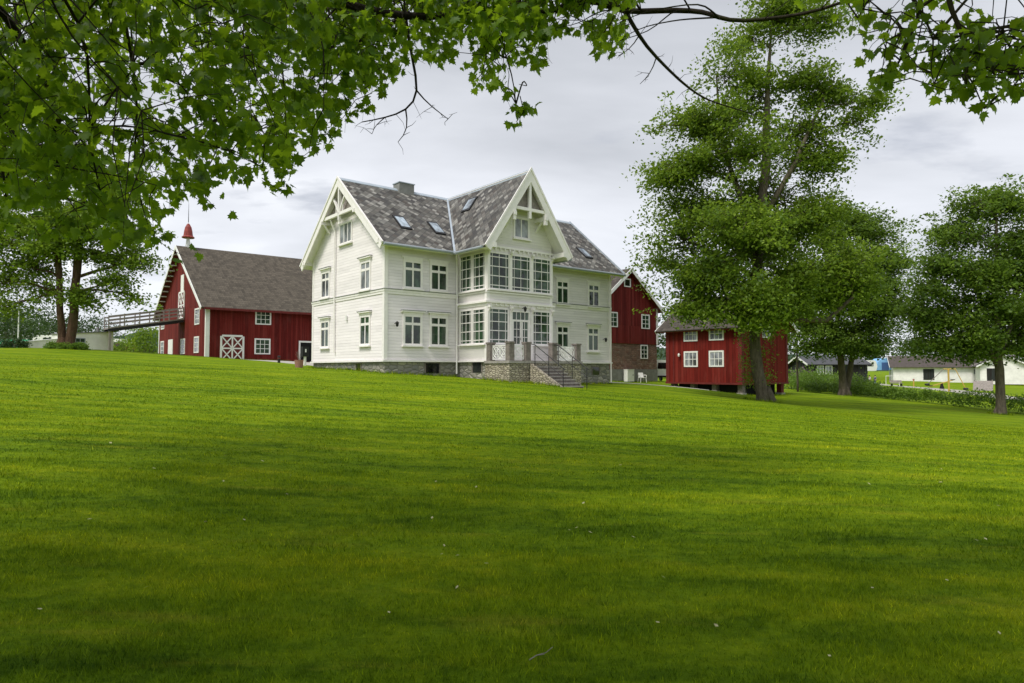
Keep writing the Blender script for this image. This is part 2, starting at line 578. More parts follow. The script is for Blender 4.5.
def make_mats():
    M = {}
    M['siding'] = clapboard('white_siding', (0.80, 0.76, 0.765))
    M['trim'] = plain('white_trim', (0.84, 0.805, 0.80), 0.5, 0.06, 4)
    M['slate'] = slate('diamond_slate', [(0.022, 0.022, 0.022), (0.046, 0.041, 0.036), (0.125, 0.120, 0.105), (0.050, 0.047, 0.046), (0.165, 0.160, 0.145), (0.066, 0.053, 0.045), (0.31, 0.30, 0.275), (0.088, 0.085, 0.078)], 0.25)
    M['lead'] = plain('grey_blue_flashing', (0.36, 0.41, 0.47), 0.5, 0.15, 2, 0.4, 0.0)
    M['hoodlead'] = plain('dark_flashing', (0.20, 0.21, 0.20), 0.5, 0.15, 2)
    M['gutter'] = plain('grey_gutter', (0.33, 0.37, 0.41), 0.4, 0.1, 2, 0.4, 0.2)
    M['red'] = boarding('red_boarding', (0.150, 0.016, 0.013))
    M['redlog'] = boarding('red_weathered_boarding', (0.165, 0.015, 0.011), 0.26)
    M['redtrim'] = plain('dark_red_trim', (0.135, 0.018, 0.016), 0.7, 0.2, 3)
    M['barnroof'] = tiles('brown_grey_tiles', (0.094, 0.080, 0.062))
    M['oldroof'] = tiles('grey_brown_old_tiles', (0.080, 0.068, 0.059))
    M['stone'] = rubble('grey_foundation_stone', [(0.16, 0.16, 0.15), (0.25, 0.24, 0.21), (0.34, 0.32, 0.27), (0.20, 0.20, 0.19), (0.48, 0.45, 0.39)], 2.5, 4.6, (0.20, 0.19, 0.17))
    M['drystone'] = rubble('tan_terrace_stone', [(0.17, 0.15, 0.12), (0.34, 0.30, 0.23), (0.50, 0.45, 0.35), (0.26, 0.23, 0.18), (0.62, 0.56, 0.44)], 4.4, 11.0, (0.10, 0.09, 0.075))
    M['redstone'] = rubble('reddish_stone_wall', [(0.10, 0.06, 0.045), (0.19, 0.105, 0.08), (0.27, 0.17, 0.13), (0.15, 0.10, 0.08), (0.33, 0.24, 0.19)], 3.0, 5.5, (0.16, 0.11, 0.09))
    M['granite'] = plain('granite', (0.30, 0.28, 0.26), 0.8, 0.3, 9)
    M['granitedark'] = plain('dark_granite', (0.19, 0.165, 0.15), 0.8, 0.35, 8)
    M['concrete'] = plain('grey_concrete', (0.22, 0.22, 0.21), 0.9, 0.2, 3)
    M['glass'] = glass('window_glass')
    M['glass_curtain'] = glass('window_glass_with_pale_curtain', (0.17, 0.18, 0.20), 0.06, 0.5)
    M['glass_dark'] = glass('dark_window_glass', (0.012, 0.014, 0.013))
    M['skyglass'] = glass('skylight_glass', (0.20, 0.24, 0.28), 0.08, 0.8)
    M['iron'] = plain('black_iron', (0.02, 0.02, 0.022), 0.5, 0.2, 5)
    M['dark'] = plain('dark_interior', (0.008, 0.008, 0.009), 0.9, 0.2, 2)  # near-black colour stands in for shade inside openings and under floors
    M['white'] = plain('white_paint', (0.80, 0.80, 0.78), 0.55, 0.06, 4)
    M['plaster'] = plain('white_rendered_wall', (0.82, 0.80, 0.79), 0.85, 0.12, 1.2)
    M['oldred'] = plain('red_copper_bell', (0.26, 0.045, 0.038), 0.55, 0.3, 4)
    M['greywood'] = plain('grey_weathered_wood', (0.26, 0.23, 0.21), 0.85, 0.25, 6)
    M['gravel'] = plain('pale_gravel', (0.40, 0.38, 0.34), 0.95, 0.25, 12)
    M['road'] = plain('road_gravel', (0.36, 0.34, 0.31), 0.95, 0.15, 1.5)
    M['yellow'] = plain('yellow_paint', (0.50, 0.33, 0.07), 0.5, 0.08, 3)
    M['blackwood'] = boarding('black_stained_boards', (0.030, 0.027, 0.026), 0.2)
    M['darkroof'] = plain('dark_felt_roof', (0.07, 0.072, 0.08), 0.8, 0.2, 2)
    M['greyroof'] = plain('brown_felt_roof', (0.075, 0.062, 0.056), 0.8, 0.2, 2)
    M['green'] = plain('green_tarpaulin', (0.01, 0.22, 0.09), 0.5, 0.2, 2)
    M['blue'] = plain('light_blue_canvas', (0.22, 0.45, 0.75), 0.6, 0.1, 2)
    M['skin'] = plain('skin', (0.45, 0.28, 0.21), 0.5, 0.05, 5)
    M['shirtw'] = plain('white_cloth', (0.75, 0.76, 0.80), 0.8, 0.08, 5)
    M['shirtb'] = plain('blue_cloth', (0.06, 0.12, 0.30), 0.8, 0.1, 5)
    M['trouser'] = plain('dark_cloth', (0.02, 0.022, 0.03), 0.8, 0.1, 5)
    M['terracotta'] = plain('terracotta', (0.30, 0.16, 0.12), 0.8, 0.2, 6)
    M['pale_dead_leaf'] = plain('pale_dead_leaf', (0.45, 0.43, 0.24), 0.8, 0.3, 30)
    M['bark'] = bark('grey_brown_bark', (0.155, 0.130, 0.098))
    M['bark_red'] = bark('reddish_brown_bark', (0.115, 0.070, 0.045))
    M['bark_dark'] = bark('dark_maple_bark', (0.045, 0.037, 0.030))
    M['leaf_big'] = leaf_mat('elm_leaf', (0.024, 0.058, 0.006), (0.098, 0.172, 0.013), (0.235, 0.335, 0.030), 0.43)
    M['leaf_tree'] = leaf_mat('ash_leaf', (0.022, 0.054, 0.008), (0.084, 0.152, 0.017), (0.200, 0.300, 0.032), 0.41)
    M['leaf_left'] = leaf_mat('aspen_leaf', (0.030, 0.068, 0.006), (0.105, 0.185, 0.013), (0.235, 0.335, 0.028), 0.45)
    M['leaf_maple'] = leaf_mat('maple_leaf', (0.014, 0.044, 0.003), (0.072, 0.150, 0.006), (0.270, 0.400, 0.014), 0.55, 1.3)
    M['leaf_shrub'] = leaf_mat('shrub_leaf', (0.045, 0.100, 0.012), (0.11, 0.20, 0.022), (0.20, 0.31, 0.038), 0.40)
    M['leaf_far'] = leaf_mat('far_tree_leaf', (0.020, 0.045, 0.014), (0.040, 0.078, 0.022), (0.07, 0.12, 0.030), 0.25)
    M['heather'] = leaf_mat('pinkish_shrub_leaf', (0.12, 0.07, 0.10), (0.20, 0.12, 0.16), (0.28, 0.20, 0.24), 0.25)
    # lawn soil sheet
    t = NT('lawn_ground', 0.95, 0.05)
    c, fine = lawn_color(t)
    t.col(t.mix(0.35, c, t.ramp(fine, [(0.35, (0.02, 0.04, 0.004)), (0.65, (0.12, 0.20, 0.012))])))
    gn = t.noise(t.pos(), 16.0, 5, 0.75)
    t.bump(gn, 0.9, 0.06)
    M['lawn'] = t.m
    t = NT('grass_blade', 0.6, 0.12)
    c, fine = lawn_color(t)
    rnd = t.n('ShaderNodeNewGeometry').outputs['Random Per Island']
    c = t.mix(1.0, c, t.ramp(rnd, [(0.0, (0.42, 0.50, 0.45)), (0.5, (0.95, 0.95, 1.0)), (0.92, (1.3, 1.2, 1.1)), (1.0, (2.2, 1.8, 2.0))]), 'MULTIPLY')
    t.col(c)
    tr = t.n('ShaderNodeBsdfTranslucent')
    t.link(c, tr.inputs['Color'])
    ms = t.n('ShaderNodeMixShader'); ms.inputs[0].default_value = 0.3
    t.link(t.b.outputs[0], ms.inputs[1]); t.link(tr.outputs[0], ms.inputs[2])
    t.link(ms.outputs[0], t.out.inputs['Surface'])
    M['grass'] = t.m
    # wooded hill
    t = NT('wooded_hill', 0.95, 0.05)
    n = t.noise(t.pos(), 0.06, 6, 0.7)
    t.col(t.ramp(n, [(0.35, (0.035, 0.06, 0.045)), (0.6, (0.06, 0.095, 0.055)), (0.75, (0.10, 0.14, 0.07))]))
    t.bump(n, 1.0, 4.0)
    M['hill'] = t.m
    return M


M = make_mats()

# ------------------------------------------------------------------ terrain
A = math.radians(39.32)                     # every farm building stands on this grid
FV = Vector((math.cos(A), math.sin(A), 0))
VV = Vector((-math.sin(A), math.cos(A), 0))
H0 = Vector((-6.11, 32.0, 1.5))             # villa, corner nearest the camera


def hw(u, v, z=0.0):
    return H0 + FV * u + VV * v + Vector((0, 0, z))


CP = [(0, 0, 0), (0, 4, 0.02), (-5, 4, .12), (5, 4, -.03), (-8, 12, .62), (0, 12, .32), (8, 12, .0), (16, 12, -.45),
      (-16, 22, 1.5), (-6, 22, 1.0), (2, 22, .60), (9, 22, .18), (18, 22, -.55), (-30.6, 40, 2.75), (-30, 45, 3.08),
      (-26, 48, 2.86), (-31, 52, 2.95), (-36, 60, 3.05), (-26.5, 58, 2.62), (-19, 64, 2.3), (-38.6, 72.7, 3.1), (-16.5, 52, 2.05),
      (-11.5, 38.6, 1.72), (-6.11, 32, 1.46), (7.4, 50, .72), (11.7, 46, .48), (10, 58, .57), (14, 63, .5),
      (17.1, 50, -.32), (12.7, 55.4, .15), (22.2, 54, -.4), (13.9, 38, -.12), (29.75, 60, -.63), (32.5, 45, -1.28), (27.5, 64, -.49),
      (37, 46, -1.7), (20, 36, -.72), (24, 42, -.98), (25, 25, -1.15), (35, 30, -1.75), (62, 115, -.88), (57, 75, -1.5), (57.5, 86, -1.1), (60.8, 105, -.95), (46, 70, -1.35),
      (76, 134, -.6), (97, 134, -1), (47, 110, -.04), (-80, 60, 3), (-120, 150, 2), (0, 150, 1), (0, -100, -1), (120, 60, -2.5),
      (-60, 0, 2.2), (60, 0, -2), (200, 200, -1), (0, 90, .9), (-60, 110, 2.6), (-40, 20, 2.3)]
for (u, v, z) in [(4.1, -4.5, -.46), (6.2, -6.8, -.78), (15.9, 0, -.76), (15.9, 8.5, -.8), (10, -2, -.72), (2, -.3, -.12), (9, -8, -1.0)]:
    p = hw(u, v, z)
    CP.append((p.x, p.y, p.z))
CP = np.array(CP, float)
C2 = 36.0


def _phi(d2):
    return np.sqrt(d2 + C2)


_d2 = ((CP[:, None, :2] - CP[None, :, :2]) ** 2).sum(-1)
_A = np.zeros((len(CP) + 1, len(CP) + 1))
_A[:-1, :-1] = _phi(_d2) + np.eye(len(CP)) * (-0.6)
_A[:-1, -1] = 1
_A[-1, :-1] = 1
_W = np.linalg.solve(_A, np.append(CP[:, 2], 0))


def gz(x, y):
    x = np.atleast_1d(np.asarray(x, float)); y = np.atleast_1d(np.asarray(y, float))
    sh = x.shape
    x, y = x.ravel(), y.ravel()
    out = np.zeros(len(x))
    for i in range(0, len(x), 20000):
        d2 = (x[i:i + 20000, None] - CP[None, :, 0]) ** 2 + (y[i:i + 20000, None] - CP[None, :, 1]) ** 2
        out[i:i + 20000] = _phi(d2) @ _W[:-1] + _W[-1]
    r = np.hypot(x, y - 60)
    k = np.clip((r - 150) / 150, 0, 1)
    out = out * (1 - k) + 0.0 * k
    # gentle lawn unevenness
    out += 0.03 * np.sin(x * .55 + 1.3 * np.sin(y * .21)) * np.sin(y * .43 + .7) * (r < 150)
    return out.reshape(sh)


def g1(x, y):
    return float(gz(x, y)[0])


def ground_pt(px, Y):
    x = (px - 512) / FPX * Y
    return Vector((x, Y, g1(x, Y)))


def build_ground():
    xs = np.unique(np.concatenate([np.arange(-75, 110, 1.0), [-2500, -1500, -900, -500, -300, -200, -140, -110, -90, 125, 150, 200, 300, 500, 900, 1500, 2500]]))
    ys = np.unique(np.concatenate([np.arange(-14, 150, 1.0), [-600, -200, -80, -40, -22, 165, 190, 230, 280, 350, 450, 600, 900, 1400, 2000, 3000]]))
    X, Y = np.meshgrid(xs, ys)
    Z = gz(X, Y)
    v = np.stack([X.ravel(), Y.ravel(), Z.ravel()], 1)
    nx, ny = len(xs), len(ys)
    i, j = np.meshgrid(np.arange(nx - 1), np.arange(ny - 1))
    a = (j * nx + i).ravel()
    f = np.stack([a, a + 1, a + nx + 1, a + nx], 1)
    o = mesh_np('lawn_ground', v, f, M['lawn'], smooth=True)
    tag(o, kind='structure')


def bilinear_ground(x, y):
    """height of the ground sheet itself (its 1 m mesh) so that blades root in it"""
    x0, y0 = np.floor(x), np.floor(y)
    fx, fy = x - x0, y - y0
    a, b = gz(x0, y0), gz(x0 + 1, y0)
    c, d = gz(x0, y0 + 1), gz(x0 + 1, y0 + 1)
    return a * (1 - fx) * (1 - fy) + b * fx * (1 - fy) + c * (1 - fx) * fy + d * fx * fy


def draped(name, pts_l, pts_r, mat, lift=0.03, seg=0.8):
    """strip draped on the ground between two edge polylines"""
    vs, fs = [], []
    n = len(pts_l)
    rows = []
    for i in range(n - 1):
        L0, L1, R0, R1 = Vector(pts_l[i]), Vector(pts_l[i + 1]), Vector(pts_r[i]), Vector(pts_r[i + 1])
        k = max(1, int((L1 - L0).length / seg))
        for s in range(k + (1 if i == n - 2 else 0)):
            t = s / k
            rows.append((L0.lerp(L1, t), R0.lerp(R1, t)))
    m = 5
    for (l, r) in rows:
        for q in range(m):
            p = l.lerp(r, q / (m - 1))
            z = float(bilinear_ground(np.array([p.x]), np.array([p.y]))[0])
            vs.append((p.x, p.y, z + (lift if 0 < q < m - 1 else -0.01)))
    for i in range(len(rows) - 1):
        for q in range(m - 1):
            a = i * m + q
            fs.append((a, a + 1, a + m + 1, a + m))
    mb = MB(); mb.v = vs; mb.f = fs
    o = mb.build(name, mat)
    return tag(o, kind='structure')


def build_grass():
    P = []
    for (y0, y1, dens, h, w) in [(2.4, 5.5, 4600, .042, .0060), (5.5, 9, 2100, .040, .009), (9, 15, 800, .032, .015), (15, 36, 260, .034, .026)]:
        area_w = 0.82 * y1 + 1.2
        n = int(dens * (y1 - y0) * 2 * area_w)
        x = nrng.uniform(-area_w, area_w, n)
        y = nrng.uniform(y0, y1, n)
        keep = np.abs(x) < 0.80 * y + 1.2
        if y0 == 15: keep &= nrng.uniform(0, 1, n) > (y - 17) / 19
        P.append(np.stack([x[keep], y[keep], np.full(keep.sum(), h), np.full(keep.sum(), w)], 1))
    P = np.concatenate(P)
    n = len(P)
    z = bilinear_ground(P[:, 0], P[:, 1])
    # tufts: height modulated by low-frequency pattern
    mod = 0.75 + 0.35 * np.sin(P[:, 0] * 3.1 + np.sin(P[:, 1] * 2.3) * 2) * np.sin(P[:, 1] * 3.7) + nrng.normal(0, .22, n)
    h = P[:, 2] * np.clip(mod, .35, 1.7)
    a = nrng.uniform(0, 2 * np.pi, n)
    lean = nrng.uniform(.15, .9, n) * h
    la = nrng.uniform(0, 2 * np.pi, n)
    w = P[:, 3] * nrng.uniform(.6, 1.3, n)
    base = np.stack([P[:, 0], P[:, 1], z - .004], 1)
    side = np.stack([np.cos(a) * w / 2, np.sin(a) * w / 2, np.zeros(n)], 1)
    tip = base + np.stack([np.cos(la) * lean, np.sin(la) * lean, h], 1)
    v = np.stack([base - side, base + side, tip], 1).reshape(-1, 3)
    f = np.arange(3 * n).reshape(n, 3)
    o = mesh_np('lawn_grass', v, f, M['grass'])
    tag(o, 'short mown green grass blades covering the near lawn', 'grass', kind='stuff')


# ------------------------------------------------------------------ trees
LEAF_CACHE = {}


def leaf_quads(C, size, droop=0.5, flat=0.5):
    """C (N,3) centres -> small pointed leaf faces"""
    n = len(C)
    nrm = nrng.normal(0, 1, (n, 3))
    nrm[:, 2] = np.abs(nrm[:, 2]) + flat
    nrm /= np.linalg.norm(nrm, axis=1)[:, None]
    d = nrng.normal(0, 1, (n, 3))
    d[:, 2] -= droop
    d -= nrm * (d * nrm).sum(1)[:, None]
    d /= np.linalg.norm(d, axis=1)[:, None] + 1e-9
    s = np.cross(nrm, d)
    L = (size * nrng.uniform(.6, 1.35, n))[:, None]
    W = L * 0.62
    p0 = C - d * L * .5
    p1 = C + s * W * .5 - d * L * .08 + nrm * L * .06
    p2 = C + d * L * .5
    p3 = C - s * W * .5 - d * L * .08 + nrm * L * .06
    v = np.stack([p0, p1, p2, p3], 1).reshape(-1, 3)
    f = np.arange(4 * n).reshape(n, 4)
    return v, f


def make_tree(name, base, trunks, lobes, leaf, leafmat, barkmat, label, cat, group=None, gap=-.16, clump=0.55, per=34, twigs=1.0, flat=0.5, seed=1):
    """trunks: list of polylines [(dx,dy,dz,r)...]; lobes: (dx,dy,dz,rx,ry,rz) about the base"""
    r = random.Random(seed)
    root = empty(name, base, 0, label, cat, group)
    tb = MB()
    nodes = []
    for tr in trunks:
        pts = [Vector(p[:3]) for p in tr]
        rad = [p[3] for p in tr]
        # flare + slight wobble, resampled
        P, R = [], []
        for i in range(len(pts) - 1):
            k = max(2, int((pts[i + 1] - pts[i]).length / 0.9))
            for s in range(k):
                t = s / k
                q = pts[i].lerp(pts[i + 1], t)
                rr = rad[i] * (1 - t) + rad[i + 1] * t
                w = rr * 0.22 if P else 0
                P.append(q + Vector((r.uniform(-w, w), r.uniform(-w, w), 0)))
                R.append(rr * r.uniform(.93, 1.07))
        P.append(pts[-1]); R.append(rad[-1])
        tb.tube(P, R, 12)
        nodes += [(p, q) for p, q in zip(P, R)]
    # root flare
    b0, r0 = nodes[0]
    for k in range(6):
        a = k * math.pi / 3 + r.uniform(-.3, .3)
        dv = Vector((math.cos(a), math.sin(a), 0))
        tb.tube([b0 + dv * r0 * .2 + Vector((0, 0, r0 * 2.4)), b0 + dv * r0 * .85 + Vector((0, 0, r0 * .9)), b0 + dv * r0 * 1.75 + Vector((0, 0, -.12))], [r0 * .42, r0 * .42, r0 * .16], 6)
    C = []
    for (cx, cy, cz, rx, ry, rz) in lobes:
        c = Vector((cx, cy, cz))
        # limb springs from the trunk node that lies somewhat below the lobe
        best, bd = None, 1e9
        zmin = .24 * max(pp.z for pp, _ in nodes)
        for (p, q) in nodes[2:]:
            if p.z < zmin: continue
            d = (Vector((p.x, p.y, p.z + 0.35 * (c - p).xy.length)) - c).length + max(0, p.z - c.z) * 1.5
            if d < bd: bd, best = d, (p, q)
        p, q = best
        mid = p.lerp(c, .5) + Vector((r.uniform(-.3, .3), r.uniform(-.3, .3), r.uniform(-.1, .5)))
        limb = [p, p.lerp(mid, .5) + Vector((r.uniform(-.2, .2), r.uniform(-.2, .2), .1)), mid, mid.lerp(c, .5) + Vector((r.uniform(-.3, .3), r.uniform(-.3, .3), .15)), c]
        lr = min(q * .5, .018 * (c - p).length + .035)
        tb.tube(limb, [lr, lr * .85, lr * .65, lr * .45, lr * .25], 7)
        # leafy side shoots along the limb itself
        for _ in range(int(6 * twigs)):
            ip = r.choice((1, 2, 2, 3, 3))
            s_ = limb[ip].lerp(limb[ip + 1], r.random())
            e = s_ + Vector((r.gauss(0, .75), r.gauss(0, .75), r.gauss(.1, .5)))
            if e.z < zmin * .9: continue
            tb.tube([s_, s_.lerp(e, .5) + Vector((0, 0, .08)), e], [.018, .011, .005], 4, cap=False)
            cl = clump * r.uniform(.4, .8); m = int(per * .45)
            C.append(np.array(e)[None, :] + np.clip(nrng.normal(0, 1, (m, 3)), -1.7, 1.7) * np.array([cl, cl, cl * .35]))
        vol = rx * ry * rz
        nt = max(5, int(twigs * 7.5 * vol ** (2 / 3)))
        for _ in range(nt):
            d = Vector((r.gauss(0, 1), r.gauss(0, 1), r.gauss(0, 1))).normalized()
            k = r.random() ** 0.5 * r.uniform(.6, 1.02) if r.random() < .70 else r.uniform(.95, 1.35)
            e = c + Vector((d.x * rx * k, d.y * ry * k, d.z * rz * k))
            src = limb[r.choice((2, 3, 4))]
            m2 = src.lerp(e, .55) + Vector((r.uniform(-.2, .2), r.uniform(-.2, .2), r.uniform(.0, .35)))
            if mnoise.noise((e + base) * .42) < gap - (.2 if e.z < 10.5 else 0) and r.random() < .92: continue
            tb.tube([src, m2, e], [lr * .22 + .008, lr * .12 + .006, .006], 4, cap=False)
            for (cc, m) in ((e, per), (m2.lerp(e, .5), per // 2)):
                q = r.uniform(.45, 1.2)
                cl = clump * q
                m = int(m * min(1.2, q * q * 1.2)) + 6
                g = np.clip(nrng.normal(0, 1, (m, 3)), -1.7, 1.7) * np.array([cl, cl, cl * .50])
                # sprays reach outwards and droop at their ends
                g += np.array([d.x, d.y, 0])[None, :] * np.minimum(np.abs(nrng.normal(0, 1, (m, 1))), 1.6) * cl * .5
                g[:, 2] -= .10 * (g[:, 0] ** 2 + g[:, 1] ** 2) / cl
                C.append(np.array(cc)[None, :] + g)
    tb.build('trunk', barkmat, root, smooth=True)
    C = np.concatenate(C)
    v, f = leaf_quads(C, leaf, .5, flat)
    mesh_np('crown', v, f, leafmat, root)
    return root


def shrub(name, base, rx, ry, rz, leaf, mat, label, cat, group=None, n=1600, seed=3):
    root = empty(name, base, 0, label, cat, group)
    r = random.Random(seed)
    st = MB()
    C = []
    k = max(8, int(n / 45))
    for _ in range(k):
        a = r.uniform(0, 2 * math.pi); q = r.random() ** .5
        t = r.random() ** .6
        e = Vector((math.cos(a) * q * rx, math.sin(a) * q * ry, rz * t * (1 - .45 * q * q) * 1.05))
        st.tube([Vector((e.x * .25, e.y * .25, -.05)), e * .6 + Vector((0, 0, .05)), e], [.02, .012, .005], 4, cap=False)
        sg = min(rx, ry, rz) * .26
        C.append(np.array(e)[None, :] + nrng.normal(0, 1, (45, 3)) * np.array([sg, sg, sg * .7]))
    st.build('stem', M['bark'], root)
    C = np.concatenate(C)
    C = C[C[:, 2] > -.02]
    v, f = leaf_quads(C, leaf, .3, .4)
    mesh_np('foliage', v, f, mat, root)
    return root


# ------------------------------------------------------------------ windows
def window(parent, O, X, N, w, h, cols=(1, 1), rows=(1,), case=.11, bar=.035, mat=None, gmat=None, sill=True, hood=0.0, proud=.05, name='window', hoodmat=None):
    """O = lower-left corner of the opening on the wall plane; X = along wall, N = outward normal.
    rows: list bottom to top, each a height or (height, cols)"""
    mat = mat or M['trim']; gmat = gmat or M['glass']
    O, X, N = Vector(O), Vector(X), Vector(N)
    Z = Vector((0, 0, 1))
    fr = MB()
    ob = lambda mb, x0, x1, z0, z1, n0, n1: mb.obox(O, X, N, Z, x0, x1, n0, n1, z0, z1)
    ob(fr, -case, 0, -case * .8, h + case, -.02, proud)
    ob(fr, w, w + case, -case * .8, h + case, -.02, proud)
    ob(fr, 0, w, h, h + case, -.02, proud - .002)
    ob(fr, 0, w, -case * .8, 0, -.02, proud - .002)
    tot = sum(q[0] if isinstance(q, tuple) else q for q in rows)
    z = 0.0
    for i, q in enumerate(rows):
        hh, cc = (q if isinstance(q, tuple) else (q, cols))
        z1 = z + h * hh / tot
        if i < len(rows) - 1:
            bw = bar * (1.5 if isinstance(q, tuple) else 1)
            ob(fr, 0, w, z1 - bw / 2, z1 + bw / 2, -.01, proud * .6)
        ct = sum(cc); x = 0
        for c in cc[:-1]:
            x += w * c / ct
            ob(fr, x - bar / 2, x + bar / 2, z, z1, -.01, proud * .6 - .004)
        z = z1
    o = fr.build(name, mat, parent)
    pn = MB()
    ob(pn, 0.001, w - .001, 0.001, h - .001, -.015, .012)
    pn.build('pane', gmat, o)
    if sill:
        sl = MB(); ob(sl, -case - .05, w + case + .05, -case * .8 - .07, -case * .8, -.01, proud + .09)
        sl.build('sill', mat, o)
    if hood:
        hd = MB()
        ob(hd, -case - .10, w + case + .10, h + case + .10, h + case + .17, -.01, proud + hood)
        ob(hd, -case, w + case, h + case, h + case + .10, -.01, proud + .02)
        hd.build('crown_moulding', hoodmat or mat, o)
        if hood > .05:
            hf = MB(); ob(hf, -case - .12, w + case + .12, h + case + .171, h + case + .20, -.01, proud + hood + .02)
            hf.build('flashing', M['hoodlead'], o)
    return o


# ------------------------------------------------------------------ white villa
def build_villa():
    R = empty('white_villa', H0, A, 'large white clapboard villa with slate roof and glazed two-storey bay', 'house')
    ZR, S = 10.25, .843
    YC = 4.265
    UL, UR = -.45, 16.5
    top = lambda v: ZR - S * abs(v - YC)
    wt = lambda v: top(v) - .24
    HW, D = 15.9, 8.53
    XB0, XB1, YB = 4.28, 8.61, -2.46
    XC = 6.445
    SC = 1.463
    # foundation
    MB().box(.06, HW - .06, .06, D - .06, -1.7, .56).build('foundation', M['stone'], R)
    MB().box(XB0 + .06, XB1 - .06, YB + .06, .06, -1.7, .555).build('foundation', M['stone'], R)
    # walls
    prof = [(0, 0, .56), (0, D, .56), (0, D, wt(D)), (0, YC, wt(YC)), (0, 0, wt(0))]
    MB().prism(prof, (HW, 0, 0)).build('wall', M['siding'], R)
    ct = lambda u: ZR - SC * abs(u - XC) - .28
    profb = [(XB0, YB, .56), (XB1, YB, .56), (XB1, YB, ct(XB1)), (XC, YB, ct(XC)), (XB0, YB, ct(XB0))]
    MB().prism(profb, (0, -YB + 3.0, 0)).build('bay_wall', M['siding'], R)
    # corner boards, belt, water table
    t = .03
    for (x0, x1, y0, y1) in [(-t, .16, -t, -.001), (-t, -.001, -.001, .16), (-t, -.001, D - .16, D + t), (-t, .0, D, D + t), (HW - .16, HW + t, -t, -.001), (HW + .001, HW + t, 0, .16)]:
        MB().box(x0, x1, y0, y1, .60, 6.3).build('corner_board', M['trim'], R)
    for (x0, x1, y0, y1) in [(XB0 - t, XB0 + .16, YB - t, YB - .001), (XB0 - t, XB0 - .001, YB, YB + .14), (XB1 - .16, XB1 + t, YB - t, YB - .001), (XB1 + .001, XB1 + t, YB, YB + .14)]:
        MB().box(x0, x1, y0, y1, .60, 6.1).build('corner_board', M['trim'], R)
    wb = MB()
    for z0, z1, pr in [(.50, .58, .09), (3.90, 4.0, .06), (3.78, 3.90, .035)]:
        wb.box(-pr, XB0 - pr - .002, -pr, .02, z0, z1)
        wb.box(-pr, .02, .021, D + pr, z0, z1 - .001)
        wb.box(XB1 + pr + .002, HW + pr, -pr, .02, z0, z1)
    for z0, z1, pr in [(.50, .58, .09), (3.42, 3.52, .14), (3.28, 3.42, .05), (3.92, 4.0, .06)]:
        wb.box(XB0 - pr, XB1 + pr, YB - pr, YB + .02, z0, z1 + .001)
        wb.box(XB0 - pr, XB0 + .02, YB + .021, .03, z0, z1)
        wb.box(XB1 - .02, XB1 + pr, YB + .021, .03, z0, z1)
    wb.build('belt_course', M['trim'], R)
    for z0, z1, pr in [(4.001, 4.03, .085)]:
        MB().box(-pr, XB0 - pr - .002, -pr, -.001, z0, z1).build('belt_flashing', M['hoodlead'], R)
        MB().box(-pr, -.001, -.0, D + pr, z0, z1 - .001).build('belt_flashing', M['hoodlead'], R)
        MB().box(XB1 + pr + .002, HW + pr, -pr, -.001, z0, z1).build('belt_flashing', M['hoodlead'], R)
    # roofs
    TH_ = .16

    def slab(a, b, c, d, thick=TH_):
        """roof plane a,b (eave) c,d (ridge); returns slate mesh + soffit just under"""
        a, b, c, d = map(Vector, (a, b, c, d))
        n = (b - a).cross(d - a).normalized()
        if n.z < 0: n = -n
        return a, b, c, d, n

    def add_slab(mb, sb, P):
        P = [Vector(p) for p in P]
        n = (P[1] - P[0]).cross(P[-1] - P[0]).normalized()
        if n.z < 0: n = -n
        mb.prism([p - n * .10 for p in P], n * .10)
        sb.prism([p - n * .19 for p in P], n * .088)
    rm, so = MB(), MB()
    ev = -.66
    add_slab(rm, so, [(UL, ev, top(ev)), (3.45, ev, top(ev)), (XC - .05, YC, ZR), (UL, YC, ZR)])
    add_slab(rm, so, [(9.5, ev, top(ev)), (UR, ev, top(ev)), (UR, YC, ZR), (XC + .05, YC, ZR)])
    add_slab(rm, so, [(UR, D + .66, top(D + .66)), (UL, D + .66, top(D + .66)), (UL, YC, ZR), (UR, YC, ZR)])
    roof = rm.build('roof', M['slate'], R)
    rc, = [MB()]
    EU = 2.87
    zc = ZR - SC * EU
    vv = YC - (ZR - zc) / S        # where the cross eave meets the main slope
    yo = YB - .78
    for sg in (-1, 1):
        add_slab(rc, so, [(XC + sg * EU, yo, zc), (XC + sg * EU, vv + .05, zc), (XC, YC + .02, ZR), (XC, yo, ZR)] if sg > 0 else
                 [(XC - EU, vv + .05, zc), (XC - EU, yo, zc), (XC, yo, ZR), (XC, YC + .02, ZR)])
    rc.build('cross_roof', M['slate'], R)
    so.build('soffit', M['trim'], R)
    # metal: ridge caps and valleys
    fl = MB()
    for sg in (-1, 1):
        fl.prism([(UL, YC, ZR + .035), (UL, YC, ZR - .01), (UL, YC + sg * .20, ZR - .01 - S * .20), (UL, YC + sg * .20, ZR + .035 - S * .20)], (UR - UL, 0, 0))
        fl.prism([(XC, yo, ZR + .038), (XC, yo, ZR - .01), (XC + sg * .15, yo, ZR - .01 - SC * .15), (XC + sg * .15, yo, ZR + .038 - SC * .15)], (0, YC - yo, 0))
    for sg in (-1, 1):
        fl.beam((XC + sg * EU, vv, zc + .03), (XC, YC, ZR + .03), .13, .03)
    fl.beam((UR, ev, top(ev) + .02), (UR, YC, ZR + .02), .16, .05, (1, 0, 0))
    fl.build('ridge_flashing', M['lead'], R)
    # gutters and downpipes
    zg = top(ev) - .06
